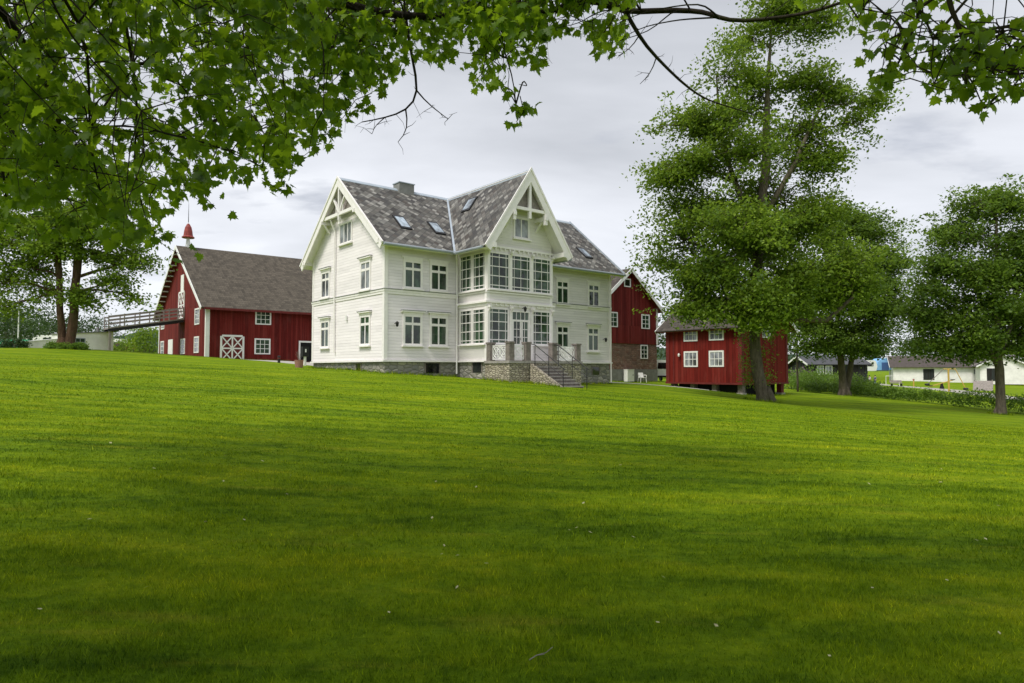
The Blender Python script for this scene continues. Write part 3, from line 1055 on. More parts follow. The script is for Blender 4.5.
    for q in ([(UL, ev - .07, zg), (3.5, ev - .07, zg)], [(9.35, ev - .07, zg), (UR, ev - .07, zg)],
              [(XC - EU - .08, yo + .1, zc - .06), (XC - EU - .08, vv, zc - .06)], [(XC + EU + .08, yo + .1, zc - .06), (XC + EU + .08, vv, zc - .06)]):
        MB().tube(q, .075, 8).build('gutter', M['gutter'], R)
    dp = MB()
    dp.tube([(3.75, ev + .05, zg - .05), (4.12, -.1, 5.7), (4.14, -.09, 5.4), (4.14, -.09, -.1)], .045, 8)
    dp.build('downpipe', M['trim'], R)
    dp = MB()
    dp.tube([(-.40, 5.45, 8.3), (-.10, 5.44, 7.6), (-.09, 5.42, 1.0)], .045, 8)
    dp.build('downpipe', M['trim'], R)
    dp = MB()
    dp.tube([(HW - .1, -.6, zg), (HW - .07, -.1, 5.7), (HW - .06, -.09, -.7)], .04, 8)
    dp.build('downpipe', M['trim'], R)

    # barge boards and gable trusses
    def barge(axis, c0, half, pos, out, zr, sl, parent, endz):
        """axis 'x': gable plane at x=pos, spans y around c0; axis 'y' likewise"""
        mb = MB()
        for sg in (-1, 1):
            if axis == 'x':
                p0 = Vector((pos, c0 + sg * half, zr - sl * half)); p1 = Vector((pos, c0, zr))
            else:
                p0 = Vector((c0 + sg * half, pos, zr - sl * half)); p1 = Vector((c0, pos, zr))
            d = (p1 - p0).normalized()
            nrm = Vector((0, 0, 1)) - d * d.z
            nrm.normalize()
            e = Vector(out)
            pts = [p0 - nrm * .36, p0 + nrm * .05, p1 + nrm * .05 + d * .03, p1 - nrm * .36]
            # vertical cut at apex
            half_w = nrm.xy.length
            pts[2] = p1 + Vector((0, 0, .05 / max(nrm.z, .1)))
            pts[3] = p1 - Vector((0, 0, .36 / max(nrm.z, .1)))
            mb.prism(pts, e * .06)
            # upper moulding along the verge
            pts2 = [p0 - nrm * .02 + e * .06, p0 + nrm * .07 + e * .06, p1 + Vector((0, 0, .07 / nrm.z)) + e * .06, p1 - Vector((0, 0, .02 / nrm.z)) + e * .06]
            mb.prism(pts2, e * .04)
        return mb.build('bargeboard', M['trim'], parent)
    barge('x', YC, YC - ev, UL - .001, (-1, 0, 0), ZR, S, R, 0)
    barge('x', YC, YC - ev, UR + .001, (1, 0, 0), ZR, S, R, 0)
    barge('y', XC, EU, yo - .001, (0, -1, 0), ZR, SC, R, 0)
    # left gable ornament
    g = MB()
    x = UL + .06
    g.beam((x, YC - 1.9, 8.33), (x, YC + 1.9, 8.33), .14, .17)
    g.beam((x, YC, 8.0), (x, YC, 9.75), .12, .14, (1, 0, 0))
    for sg in (-1, 1):
        g.beam((x + .01, YC + sg * .05, 8.42), (x + .01, YC + sg * .80, 9.40), .09, .12, (1, 0, 0))
        g.beam((x + .01, YC + sg * .40, 8.40), (x + .01, YC + sg * .40, 8.95), .05, .05, (1, 0, 0))
        q = MB().box(UL - .12, .02, YC + sg * 1.95 - .08, YC + sg * 1.95 + .08, 8.06, 8.24)
        q.beam((-.02, YC + sg * 1.95, 7.6), (UL, YC + sg * 1.95, 8.12), .08, .10, (0, 1, 0))
        q.build('bracket', M['trim'], R)
        MB().box(UL - .10, .02, YC + sg * (YC + .22) - .10, YC + sg * (YC + .22) + .10, 6.12, 6.32).build('bracket', M['trim'], R)
    g.lathe([(.02, -.3), (.07, -.2), (.05, -.1), (.07, 0)], (x, YC, 8.0), 8)
    g.build('gable_truss', M['trim'], R)
    pk = MB()
    pk.prism([(UL + .25, YC - 1.72, 8.42), (UL + .25, YC + 1.72, 8.42), (UL + .25, YC, 9.85)], (.03, 0, 0))
    pk.build('gable_panel', M['greywood'], R)
    # bay gable ornament
    g = MB()
    y = yo + .06
    g.beam((XC - 1.28, y, 8.20), (XC + 1.28, y, 8.20), .14, .15)
    g.beam((XC, y, 7.75), (XC, y, 9.65), .14, .15, (0, 1, 0))
    for sg in (-1, 1):
        q = MB().box(XC + sg * 1.05 - .09, XC + sg * 1.05 + .09, yo - .10, YB + .02, 7.78, 7.98)
        q.box(XC + sg * 1.05 - .08, XC + sg * 1.05 + .08, yo - .06, yo + .12, 7.55, 8.12)
        q.beam((XC + sg * 1.05, YB, 7.3), (XC + sg * 1.05, yo + .25, 7.8), .08, .1, (1, 0, 0))
        q.build('bracket', M['trim'], R)
        MB().box(XC + sg * 2.32 - .11, XC + sg * 2.32 + .11, yo - .08, YB + .02, 6.02, 6.26).build('bracket', M['trim'], R)
    g.build('gable_truss', M['trim'], R)
    pk = MB()
    pk.prism([(XC - 1.02, yo + .25, 8.28), (XC + 1.02, yo + .25, 8.28), (XC, yo + .25, 9.72)], (0, .03, 0))
    pk.build('gable_panel', M['greywood'], R)
    # chimney
    ch = MB()
    ch.box(3.0, 3.95, YC - .34, YC + .34, 9.5, 10.56)
    ch.build('chimney', M['concrete'], roof)
    MB().box(2.96, 3.99, YC - .38, YC + .38, 10.56, 10.61).build('chimney_cap', M['lead'], roof)
    # skylights (frame proud of the slope, pane inside)

    def skylight(P, n_off=.07):
        P = [Vector(p) for p in P]
        n = (P[1] - P[0]).cross(P[3] - P[0]).normalized()
        if n.z < 0: n = -n
        c = sum(P, Vector()) / 4
        f = MB(); f.prism([p - n * .05 for p in P], n * (n_off + .05))
        o = f.build('skylight', M['iron'], roof)
        q = [c + (p - c) * .78 for p in P]
        f = MB(); f.prism([p + n * (n_off - .02) for p in q], n * .03)
        f.build('pane', M['skyglass'], o)
    for (u0, u1, v0, v1) in [(1.24, 1.88, .62, 1.58), (3.28, 3.92, .62, 1.54), (14.22, 14.86, .48, 1.38)]:
        skylight([(u0, v0, top(v0)), (u1, v0, top(v0)), (u1, v1, top(v1)), (u0, v1, top(v1))])
    cz = lambda u: ZR - SC * abs(u - XC)
    skylight([(5.40, .55, cz(5.40)), (5.40, 1.35, cz(5.40)), (5.96, 1.35, cz(5.96)), (5.96, .55, cz(5.96))])

    # windows
    FX, FN = (1, 0, 0), (0, -1, 0)
    GX, GN = (0, -1, 0), (-1, 0, 0)
    TR = ((2.0, (1, 1)), (.72, (1, 1)))
    k = 0
    for (u0, z0, w, h) in [(1.12, 4.20, .86, 1.20), (2.64, 4.20, .86, 1.20), (1.12, 1.40, .86, 1.32), (2.64, 1.40, .86, 1.32),
                           (11.34, 4.08, .80, 1.20), (13.98, 4.08, .80, 1.20), (11.34, 1.33, .80, 1.28), (13.92, 1.33, .80, 1.28)]:
        window(R, (u0, 0, z0), FX, FN, w, h, rows=TR, case=.12, bar=.085, hood=(.10 if z0 < 3 else 0.02))
    for (v1, z0, w, h, gm_) in [(2.40, 4.20, .90, 1.28, M['glass_curtain']), (7.20, 4.20, .90, 1.28, M['glass_curtain']), (2.40, 1.42, .90, 1.32, M['glass']), (7.20, 1.42, .90, 1.32, M['glass'])]:
        window(R, (0, v1, z0), GX, GN, w, h, rows=TR, case=.12, bar=.085, hood=.10, gmat=gm_)
    window(R, (0, 4.92, 6.88), GX, GN, 1.32, .98, cols=(1, 1, 1), rows=(1,), case=.11, bar=.06, gmat=M['glass_curtain'])
    window(R, (6.06, YB, 6.92), FX, FN, .86, .92, cols=(1, 1), rows=(1,), case=.11, bar=.06, gmat=M['glass_curtain'])
    # bay glazing
    MC = (.16, .5, .5, .16)
    MR = ((.14, MC), (.44, MC), (.44, MC), (.44, MC), (.16, MC))
    for (u0, w) in [(4.46, 1.16), (5.87, 1.16), (7.29, 1.16)]:
        window(R, (u0, YB, 4.16), FX, FN, w, 1.74, rows=MR, case=.07, bar=.028, name='bay_window')
    for (u0, w) in [(4.46, 1.12), (7.29, 1.12)]:
        window(R, (u0, YB, 1.46), FX, FN, w, 1.66, rows=MR, case=.07, bar=.028, name='bay_window')
    for (v1, w) in [(-.28, .92), (-1.40, .92)]:
        window(R, (XB0, v1, 4.14), GX, GN, w, 1.76, rows=MR, case=.06, bar=.026, name='bay_window')
        window(R, (XB0, v1, 1.44), GX, GN, w, 1.66, rows=MR, case=.06, bar=.026, name='bay_window')
    for (v1, w) in [(-1.20, .92), (-2.32, .92)]:
        window(R, (XB1, v1, 4.14), (0, 1, 0), (1, 0, 0), w, 1.76, rows=MR, case=.06, bar=.026, name='bay_window')
    # bay posts and dentils
    ps = MB()
    for u in (XB0 + .06, 5.745, 7.16, XB1 - .06):
        ps.box(u - .07, u + .07, YB - .085, YB - .032, 4.02, 6.02)
        ps.box(u - .07, u + .07, YB - .085, YB - .032, .60, 3.27)
        for zz in (3.20, 6.00):
            ps.box(u - .06, u + .06, YB - .26, YB - .06, zz - .03, zz + .08)
            ps.beam((u, YB - .06, zz - .22), (u, YB - .22, zz), .06, .07, (1, 0, 0))
    for q in range(14):
        u = XB0 + .2 + q * (XB1 - XB0 - .4) / 13
        ps.box(u - .03, u + .03, YB - .11, YB - .052, 3.30, 3.40)
        ps.box(u - .03, u + .03, YB - .10, YB - .03, 6.08, 6.20)
    ps.box(XB0 - .06, XB1 + .06, YB - .08, YB - .031, 6.20, 6.30)
    ps.build('bay_pilaster', M['trim'], R)
    # terrace door with transom
    d = MB()
    y0 = YB
    O = Vector((5.88, YB, .62))
    d.obox(O, FX, FN, (0, 0, 1), -.09, 0, 0, .06, 0, 2.5)
    d.obox(O, FX, FN, (0, 0, 1), 1.10, 1.19, 0, .06, 0, 2.5)
    d.obox(O, FX, FN, (0, 0, 1), 0, 1.10, 0, .058, 2.42, 2.5)
    d.obox(O, FX, FN, (0, 0, 1), 0, 1.10, 0, .05, 1.94, 2.04)
    d.obox(O, FX, FN, (0, 0, 1), 0, 1.10, 0, .04, 0, .80)
    for a in (0, .50, .60, 1.02):
        d.obox(O, FX, FN, (0, 0, 1), a, a + .08, 0, .045, .80, 1.94)
    for a in (.27, .55, .83):
        d.obox(O, FX, FN, (0, 0, 1), a - .015, a + .015, 0, .035, 2.04, 2.42)
    for zz in (1.15, 1.55):
        d.obox(O, FX, FN, (0, 0, 1), .08, 1.02, 0, .03, zz - .015, zz + .015)
    for a in (.29, .81):
        d.obox(O, FX, FN, (0, 0, 1), a - .012, a + .012, 0, .032, .80, 1.94)
    dd = d.build('door', M['trim'], R)
    pn = MB(); pn.obox(O, FX, FN, (0, 0, 1), .04, 1.06, .0, .015, .78, 2.43)
    pn.build('pane', M['glass'], dd)
    hb = MB(); hb.tube([O + Vector((.52, -.07, 1.0)), O + Vector((.52, -.07, 1.12))], .012, 6)
    hb.build('handle', M['iron'], dd)
    # entrance lamp above the door, small lanterns on the walls
    def lamp(p, n):
        p, n = Vector(p), Vector(n)
        m = MB()
        m.tube([p, p + n * .14 + Vector((0, 0, .05)), p + n * .24], .018, 6)
        m.lathe([(.02, .10), (.09, .02), (.06, -.13), (.03, -.17)], tuple(p + n * .24), 8)
        m.build('wall_lamp', M['iron'], R)
    lamp((6.43, YB - .15, 3.22), (0, -1, 0))
    lamp((.55, -.02, 2.35), (0, -1, 0))
    lamp((15.2, -.02, 2.0), (0, -1, 0))
    m = MB(); m.box(-.10, -.02, 3.95, 4.07, 2.7, 2.95); m.build('wall_box', M['white'], R)
    # cellar openings
    for (O, X, N, w, h) in [((2.35, .06, -.02), FX, FN, .80, .46), ((4.34, -1.25, .02), GX, GN, .72, .46), ((11.6, .06, -.1), FX, FN, .6, .42), ((14.3, .06, -.15), FX, FN, .6, .42), ((.06, 3.0, .12), GX, GN, .5, .3)]:
        O, X, N = Vector(O), Vector(X), Vector(N)
        f = MB()
        f.obox(O, X, N, (0, 0, 1), -.07, 0, -.01, .03, -.05, h + .07)
        f.obox(O, X, N, (0, 0, 1), w, w + .07, -.01, .03, -.05, h + .07)
        f.obox(O, X, N, (0, 0, 1), 0, w, -.01, .028, h, h + .07)
        o = f.build('cellar_window', M['granitedark'], R)
        f = MB(); f.obox(O, X, N, (0, 0, 1), 0, w, -.01, .012, -.05, h)
        f.build('pane', M['glass_dark'], o)
    # side porch roof on the far gable end
    sp = MB()
    add = [(HW, 1.2, 4.55), (HW + 1.1, 1.2, 3.55), (HW + 1.1, 5.4, 3.55), (HW, 5.4, 4.55)]
    sp.prism(add, (0, 0, .10))
    sp.build('porch_roof', M['slate'], R)
    pf = MB()
    pf.beam((HW + 1.12, 1.17, 3.52), (HW, 1.17, 4.52), .05, .24, (0, 1, 0))
    pf.prism([(HW + .02, 1.25, 3.4), (HW + 1.0, 1.25, 3.4), (HW + .02, 1.25, 4.45)], (0, .05, 0))
    pf.box(HW + .9, HW + 1.02, 1.25, 1.37, -.8, 3.4)
    pf.build('porch_frame', M['trim'], R)
    build_terrace(R, XB0, XB1, YB)
    return R


def build_terrace(villa, X0, X1, YB):
    T = empty('stone_terrace', H0, A, 'raised stone terrace with granite posts in front of the glazed bay', 'terrace')
    x0, x1, y0 = 4.10, 8.80, -4.45
    y1 = YB - .10
    b = MB()
    b.box(x0, x1, y0, y1, -1.8, .42)
    b.build('retaining_wall', M['drystone'], T)
    MB().box(x0 - .06, x1 + .06, y0 - .06, y1, .42, .54).build('paving', M['granite'], T)
    # granite posts
    for (x, y) in [(x0 + .16, y1 - .25), (x0 + .16, y0 + .16), (5.28, y0 + .16), (6.98, y0 + .16), (x1 - .16, y0 + .16), (x1 - .16, y1 - .25)]:
        p = MB()
        p.box(x - .15, x + .15, y - .15, y + .15, .54, 1.36)
        p.box(x - .18, x + .18, y - .18, y + .18, 1.36, 1.44)
        p.build('post', M['granitedark'], T)

    # ornamental white iron panels
    def panel(a, b_):
        a, b_ = Vector(a), Vector(b_)
        L = (b_ - a).length
        X = (b_ - a).normalized()
        N = X.cross(Vector((0, 0, 1)))
        m = MB()
        for z in (.62, 1.26):
            m.beam(a + Vector((0, 0, z)), b_ + Vector((0, 0, z)), .04, .04)
        k = max(1, round(L / .55))
        cw = L / k
        for i in range(k + 1):
            p = a + X * (i * cw)
            m.beam(p + Vector((0, 0, .6)), p + Vector((0, 0, 1.28)), .025, .025, X)
        for i in range(k):
            c = a + X * ((i + .5) * cw) + Vector((0, 0, .94))
            for rad in (cw * .42, cw * .22):
                pts = [c + X * (rad * math.cos(q * math.pi / 8)) + Vector((0, 0, min(rad, .28) * math.sin(q * math.pi / 8))) for q in range(17)]
                m.tube(pts, .017, 5, cap=False)
            for sx in (-1, 1):
                for sz in (-1, 1):
                    m.beam(c, c + X * (sx * cw * .46) + Vector((0, 0, sz * .30)), .022, .022, N)
                    pts = [c + X * (sx * (cw * .30 + .09 * math.cos(q * math.pi / 5))) + Vector((0, 0, sz * (.20 + .08 * math.sin(q * math.pi / 5)))) for q in range(9)]
                    m.tube(pts, .012, 4, cap=False)
        return m.build('railing_panel', M['white'], T)
    panel((x0 + .16, y0 + .33, 0), (x0 + .16, y1 - .42, 0))
    panel((x0 + .33, y0 + .16, 0), (5.10, y0 + .16, 0))
    panel((7.15, y0 + .16, 0), (x1 - .33, y0 + .16, 0))
    panel((x1 - .16, y0 + .33, 0), (x1 - .16, y1 - .42, 0))
    # stair
    n = 8
    ztop, zb = .42, -.80
    rise = (ztop - zb) / n
    run = .27
    xs0, xs1 = 5.50, 7.10
    for i in range(n):
        s = MB()
        z1 = ztop - rise * i
        s.box(xs0 + .003 * i, xs1, y0 - run * (i + 1), y0 - run * i - .062 + (.0 if i else 0), z1 - rise - .05, z1 - rise + .002)
        o = s.build('step', M['granite'], T)
        MB().box(xs0 + .02, xs1 - .02, y0 - run * (i + 1) + .04, y0 - .07, -1.9 + .01 * i, z1 - rise - .051).build('riser', M['granitedark'], o)  # darker granite below each tread paints in shade under the nosing
    # sloped stone stringer
    st = MB()
    yb = y0 - run * n - .12
    st.prism([(5.32, y0 - .065, -1.8), (5.32, y0 - .065, .40), (5.32, yb, zb + .06), (5.32, yb, -1.8)], (.18, 0, 0))
    st.build('stair_wall', M['drystone'], T)
    # iron handrails
    for x in (5.46, 6.98):
        h = MB()
        top_ = [Vector((x, y0 - .0, 1.34)), Vector((x, y0 - .25, 1.30)), Vector((x, yb + .1, .18)), Vector((x, yb - .05, .12))]
        h.tube(top_, .022, 6)
        low = [p - Vector((0, 0, .42)) for p in top_[1:3]]
        h.tube(low, .014, 6)
        for k in (0, .5, 1):
            p = top_[1].lerp(top_[2], k)
            h.tube([p, p - Vector((0, 0, 1.05))], .02, 6)
        h.build('handrail', M['iron'], T)


# ------------------------------------------------------------------ gabled wooden buildings
def gable_building(name, O, L, W, z0, zwall, ridge_axis, slope, over_e, over_g, wallm, roofm, label, cat, trimm=None, base=None, basem=None, soffitm=None):
    """local frame: x along FV, y along VV. ridge_axis 'x' or 'y'. zwall: wall height at the eave side."""
    R = empty(name, O, A, label, cat)
    W2 = (W if ridge_axis == 'x' else L) / 2
    zr = zwall + slope * W2
    if ridge_axis == 'x':
        prof = [(0, 0, z0), (0, W, z0), (0, W, zwall), (0, W2, zr), (0, 0, zwall)]
        MB().prism(prof, (L, 0, 0)).build('wall', wallm, R)
    else:
        prof = [(0, 0, z0), (L, 0, z0), (L, 0, zwall), (W2, 0, zr), (0, 0, zwall)]
        MB().prism(prof, (0, W, 0)).build('wall', wallm, R)
    zt = zr + .20
    half = W2 + over_e
    rm, so = MB(), MB()
    for sg in (-1, 1):
        if ridge_axis == 'x':
            P = [Vector((-over_g, W2 + sg * half, zt - slope * half)), Vector((L + over_g, W2 + sg * half, zt - slope * half)), Vector((L + over_g, W2, zt)), Vector((-over_g, W2, zt))]
        else:
            P = [Vector((W2 + sg * half, -over_g, zt - slope * half)), Vector((W2 + sg * half, W + over_g, zt - slope * half)), Vector((W2, W + over_g, zt)), Vector((W2, -over_g, zt))]
        n = (P[1] - P[0]).cross(P[3] - P[0]).normalized()
        if n.z < 0: n = -n
        rm.prism([p - n * .09 for p in P], n * .09)
        so.prism([p - n * .17 for p in P], n * .078)
        for (a, b) in ((P[0], P[3]), (P[1], P[2])):
            out = Vector((-1, 0, 0)) if ridge_axis == 'x' else Vector((0, -1, 0))
            if b == P[2]: out = -out
            q = [a - n * .26, a + n * .03, b + Vector((0, 0, .03 / n.z)), b - Vector((0, 0, .26 / n.z))]
            MB().prism([p + out * .002 for p in q], out * .05).build('bargeboard', trimm or M['white'], R)
    rf = rm.build('roof', roofm, R)
    so.build('soffit', soffitm or M['redtrim'], R)
    if base is not None:
        MB().box(.05, L - .05, .05, W - .05, base, z0).build('foundation', basem, R)
    return R, rf, zr


def build_barn():
    O = Vector((-26.53, 58.0, 2.64))
    L, W = 34.0, 18.0
    slope = .70
    R, rf, zr = gable_building('red_barn', O, L, W, -.5, 4.55, 'x', slope, .55, .55, M['red'], M['barnroof'],
                               'long red barn with brown tiled roof and bell turret, left of the white villa', 'barn', base=-1.2, basem=M['stone'])
    FX, FN, GX, GN = (1, 0, 0), (0, -1, 0), (0, -1, 0), (-1, 0, 0)
    six = dict(cols=(1, 1, 1), rows=(1, 1, 1), case=.13, bar=.045, mat=M['white'], sill=False)
    four = dict(cols=(1, 1), rows=(1, 1, 1), case=.13, bar=.045, mat=M['white'], sill=False)
    window(R, (4.30, 0, 3.20), FX, FN, 1.18, 1.15, **six)
    window(R, (4.27, 0, .50), FX, FN, 1.18, 1.20, **six)
    window(R, (13.5, 0, 3.20), FX, FN, 1.18, 1.15, **six)
    for (v, z, w, h) in [(3.55, 3.15, 1.35, 1.25), (3.58, .60, 1.35, 1.25), (8.5, .58, 1.4, 1.25), (16.9, .62, 1.2, 1.25), (16.9, 3.35, 1.2, .65)]:
        window(R, (0, v, z), GX, GN, w, h, gmat=M['glass_curtain'], **four)
    # white corner boards
    for q in ((-.05, .28, -.05, -.002, -.4, 4.5), (-.05, -.002, -.001, .24, -.4, 4.5), (-.05, -.002, W - .28, W, -.4, 4.4)):
        MB().box(*q).build('corner_board', M['white'], R)
    MB().beam((-.3, -.57, 4.28), (L, -.57, 4.28), .05, .2).build('fascia', M['redtrim'], R)

    def crossdoor(O, X, N, w, h, red=True):
        O, X, N = Vector(O), Vector(X), Vector(N)
        Z = Vector((0, 0, 1))
        b = MB(); b.obox(O, X, N, Z, .02, w - .02, -.02, .03, 0, h)
        o = b.build('door', M['redtrim'] if red else M['white'], R)
        f = MB()
        for a, c in ((-.10, .06), (w / 2 - .06, w / 2 + .06), (w - .06, w + .10)):
            f.obox(O, X, N, Z, a, c, .0, .07, 0, h)
        for a, c in ((-.0, .10), (h / 2 - .06, h / 2 + .06), (h - .05, h + .12)):
            f.obox(O, X, N, Z, .06, w - .06, .0, .066, a, c)
        for k in range(2):
            for j in range(2):
                a0 = O + X * (k * w / 2) + Z * (j * h / 2) + N * .045
                f.beam(a0, a0 + X * (w / 2) + Z * (h / 2), .05, .10, N.cross(X + Z))
                f.beam(a0 + X * (w / 2), a0 + Z * (h / 2), .05, .10, N.cross(X - Z))
        f.build('door_brace', M['white'], o)
    crossdoor((1.28, 0, -.20), FX, FN, 1.85, 2.15)
    crossdoor((0, 9.6, 3.95), GX, GN, 2.1, 2.5)
    b = MB(); b.obox(Vector((0, 8.9, 6.55)), Vector(GX), Vector(GN), Vector((0, 0, 1)), 0, 1.1, -.02, .05, 0, 1.6)
    b.build('loft_hatch', M['white'], R)
    b = MB(); b.obox(Vector((0, 13.6, .35)), Vector(GX), Vector(GN), Vector((0, 0, 1)), 0, 1.9, -.02, .05, 0, 1.7)
    b.build('door', M['white'], R)
    # open doorway with white surround near the villa
    f = MB()
    f.box(8.25, 8.40, -.06, .0, -.25, 1.72); f.box(10.6, 10.75, -.06, .0, -.25, 1.72); f.box(8.40, 10.6, -.058, .0, 1.56, 1.72)
    o = f.build('doorway', M['white'], R)
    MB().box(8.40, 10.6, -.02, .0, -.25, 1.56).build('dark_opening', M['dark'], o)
    # bell turret
    t = MB()
    y = W / 2
    zt = zr + .20
    t.beam((.55, y, zt - .1), (.55, y, zt + .95), .20, .20, (1, 0, 0))
    for a in (-.22, .22):
        t.beam((.55 + a, y, zt - .1), (.55 + a * .5, y, zt + .75), .07, .07, (0, 1, 0))
    tt = t.build('bell_turret', M['white'], rf)
    c = MB()
    c.lathe([(.56, .0), (.60, .07), (.44, .22), (.38, .68), (.30, 1.05), (.15, 1.34), (.05, 1.45)], (.55, y, zt + .85), 14)
    c.build('bell_roof', M['oldred'], tt)
    c = MB(); c.tube([(.55, y, zt + 2.4), (.55, y, zt + 4.3)], [.035, .012], 6)
    c.build('spire', M['iron'], tt)
    # rafters seen under the overhanging left verge
    for k in range(14):
        q = .2 + k * .66
        yy = W + .45 - q
        zz = zt - slope * (W / 2 + .45 - q) - .30
        MB().beam((-.52, yy, zz), (.0, yy, zz), .16, .10).build('rafter_end', M['white'], R)
    # ---- barn bridge
    B = empty('barn_bridge', O, A, 'sloping wooden footbridge with grey railings leading up to the red barn gable', 'bridge')
    dk = MB()
    a, b_ = Vector((-.10, 0, 3.86)), Vector((-6.3, 0, 2.75))
    y0, y1 = 7.2, 9.6
    dk.prism([(a.x, y0, a.z), (b_.x, y0, b_.z), (b_.x, y0, b_.z - .12), (a.x, y0, a.z - .12)], (0, y1 - y0, 0))
    dk.build('deck', M['greywood'], B)
    for y in (y0 + .1, y1 - .1):
        g = MB(); g.beam(a + Vector((0, y, -.24)), b_ + Vector((0, y, -.24)), .16, .22); g.build('girder', M['iron'], B)
        for dz in (.35, .68, 1.0):
            MB().beam(a + Vector((0, y, dz)), b_ + Vector((0, y, dz)), .05, .10).build('rail', M['greywood'], B)
        for k in range(6):
            p = a.lerp(b_, k / 5 * .99 + .005)
            q = MB(); q.beam(p + Vector((0, y - .05, -.1)), p + Vector((0, y - .05, 1.08)), .09, .09, (1, 0, 0)); q.build('railing_post', M['greywood'], B)
    for k in (.5,):
        p = a.lerp(b_, .97)
        for y in (y0 + .25, y1 - .25):
            q = MB(); q.beam(Vector((p.x, y, -1)), Vector((p.x, y, p.z - .3)), .18, .18, (1, 0, 0)); q.build('support', M['greywood'], B)


def build_store_barn():
    """red barn on a stone storey behind the villa's right end"""
    O = Vector((7.22, 57.0, .84))
    L, W = 8.15, 11.0
    R, rf, zr = gable_building('stone_and_timber_barn', O, L, W, 3.10, 6.35, 'y', .80, .45, .45, M['red'], M['oldroof'],
                               'tall red barn with a stone lower storey, between the villa and the small storehouse', 'barn')
    MB().box(.06, L - .06, .06, W - .06, .82, 3.10).build('stone_wall', M['redstone'], R)
    MB().box(.02, L - .02, .02, W - .02, -1.2, .82).build('foundation', M['concrete'], R)
    FX, FN = (1, 0, 0), (0, -1, 0)
    k = dict(cols=(1, 1), rows=(1, 1, 1), case=.11, bar=.045, mat=M['white'], sill=False)
    window(R, (5.95, 0, 4.60), FX, FN, .92, 1.12, **k)
    window(R, (5.86, .06, 1.86), FX, FN, .80, 1.08, **k)
    window(R, (3.62, 0, 8.25), FX, FN, .66, .56, cols=(1,), rows=(1,), case=.11, mat=M['white'], sill=False, gmat=M['glass_dark'])
    window(R, (1.6, 0, 4.60), FX, FN, .92, 1.12, **k)
    for q in ((L - .2, L + .04, -.04, -.002, 3.12, 6.4), (0, .22, -.04, -.002, 3.12, 6.4)):
        MB().box(*q).build('corner_board', M['white'], R)
    # things at its foot
    p = O + FV * 5.0 + VV * -.75
    chair(Vector((p.x, p.y, g1(p.x, p.y))), A - .4)
    p = O + FV * 3.7 + VV * -.35
    z = g1(p.x, p.y)
    c = empty('storage_cabinet', (p.x, p.y, z), A, 'pale grey metal cabinet against the concrete foot of the stone barn', 'cabinet')
    h = .84 + .79 - z
    MB().box(-.44, .44, -.22, .22, .05, h).build('body', M['white'], c)
    MB().box(-.46, .46, -.24, .24, h, h + .04).build('lid', M['plaster'], c)
    MB().box(-.36, -.30, -.18, .18, -.03, .05).box(.30, .36, -.18, .18, -.03, .05).build('foot', M['iron'], c)
    MB().box(.25, .29, -.245, -.222, h * .5, h * .5 + .14).build('handle', M['iron'], c)


def chair(p, rz):
    c = empty('plastic_chair', p, rz, 'white plastic garden chair in front of the stone barn', 'chair')
    MB().box(-.27, .27, -.26, .25, .42, .46).build('seat', M['white'], c)
    b = MB()
    b.prism([(-.26, .22, .46), (.26, .22, .46), (.24, .32, .88), (-.24, .32, .88)], (0, .03, 0))
    b.build('backrest', M['white'], c)
    for sx in (-1, 1):
        a = MB()
        a.tube([(sx * .28, .26, .66), (sx * .30, -.18, .66), (sx * .29, -.24, .60), (sx * .28, -.24, .44)], .028, 6)
        a.build('armrest', M['white'], c)
        for sy in (-1, 1):
            l = MB(); l.tube([(sx * .25, sy * .22, .43), (sx * .29, sy * .27, 0)], [.032, .024], 6); l.build('leg', M['white'], c)


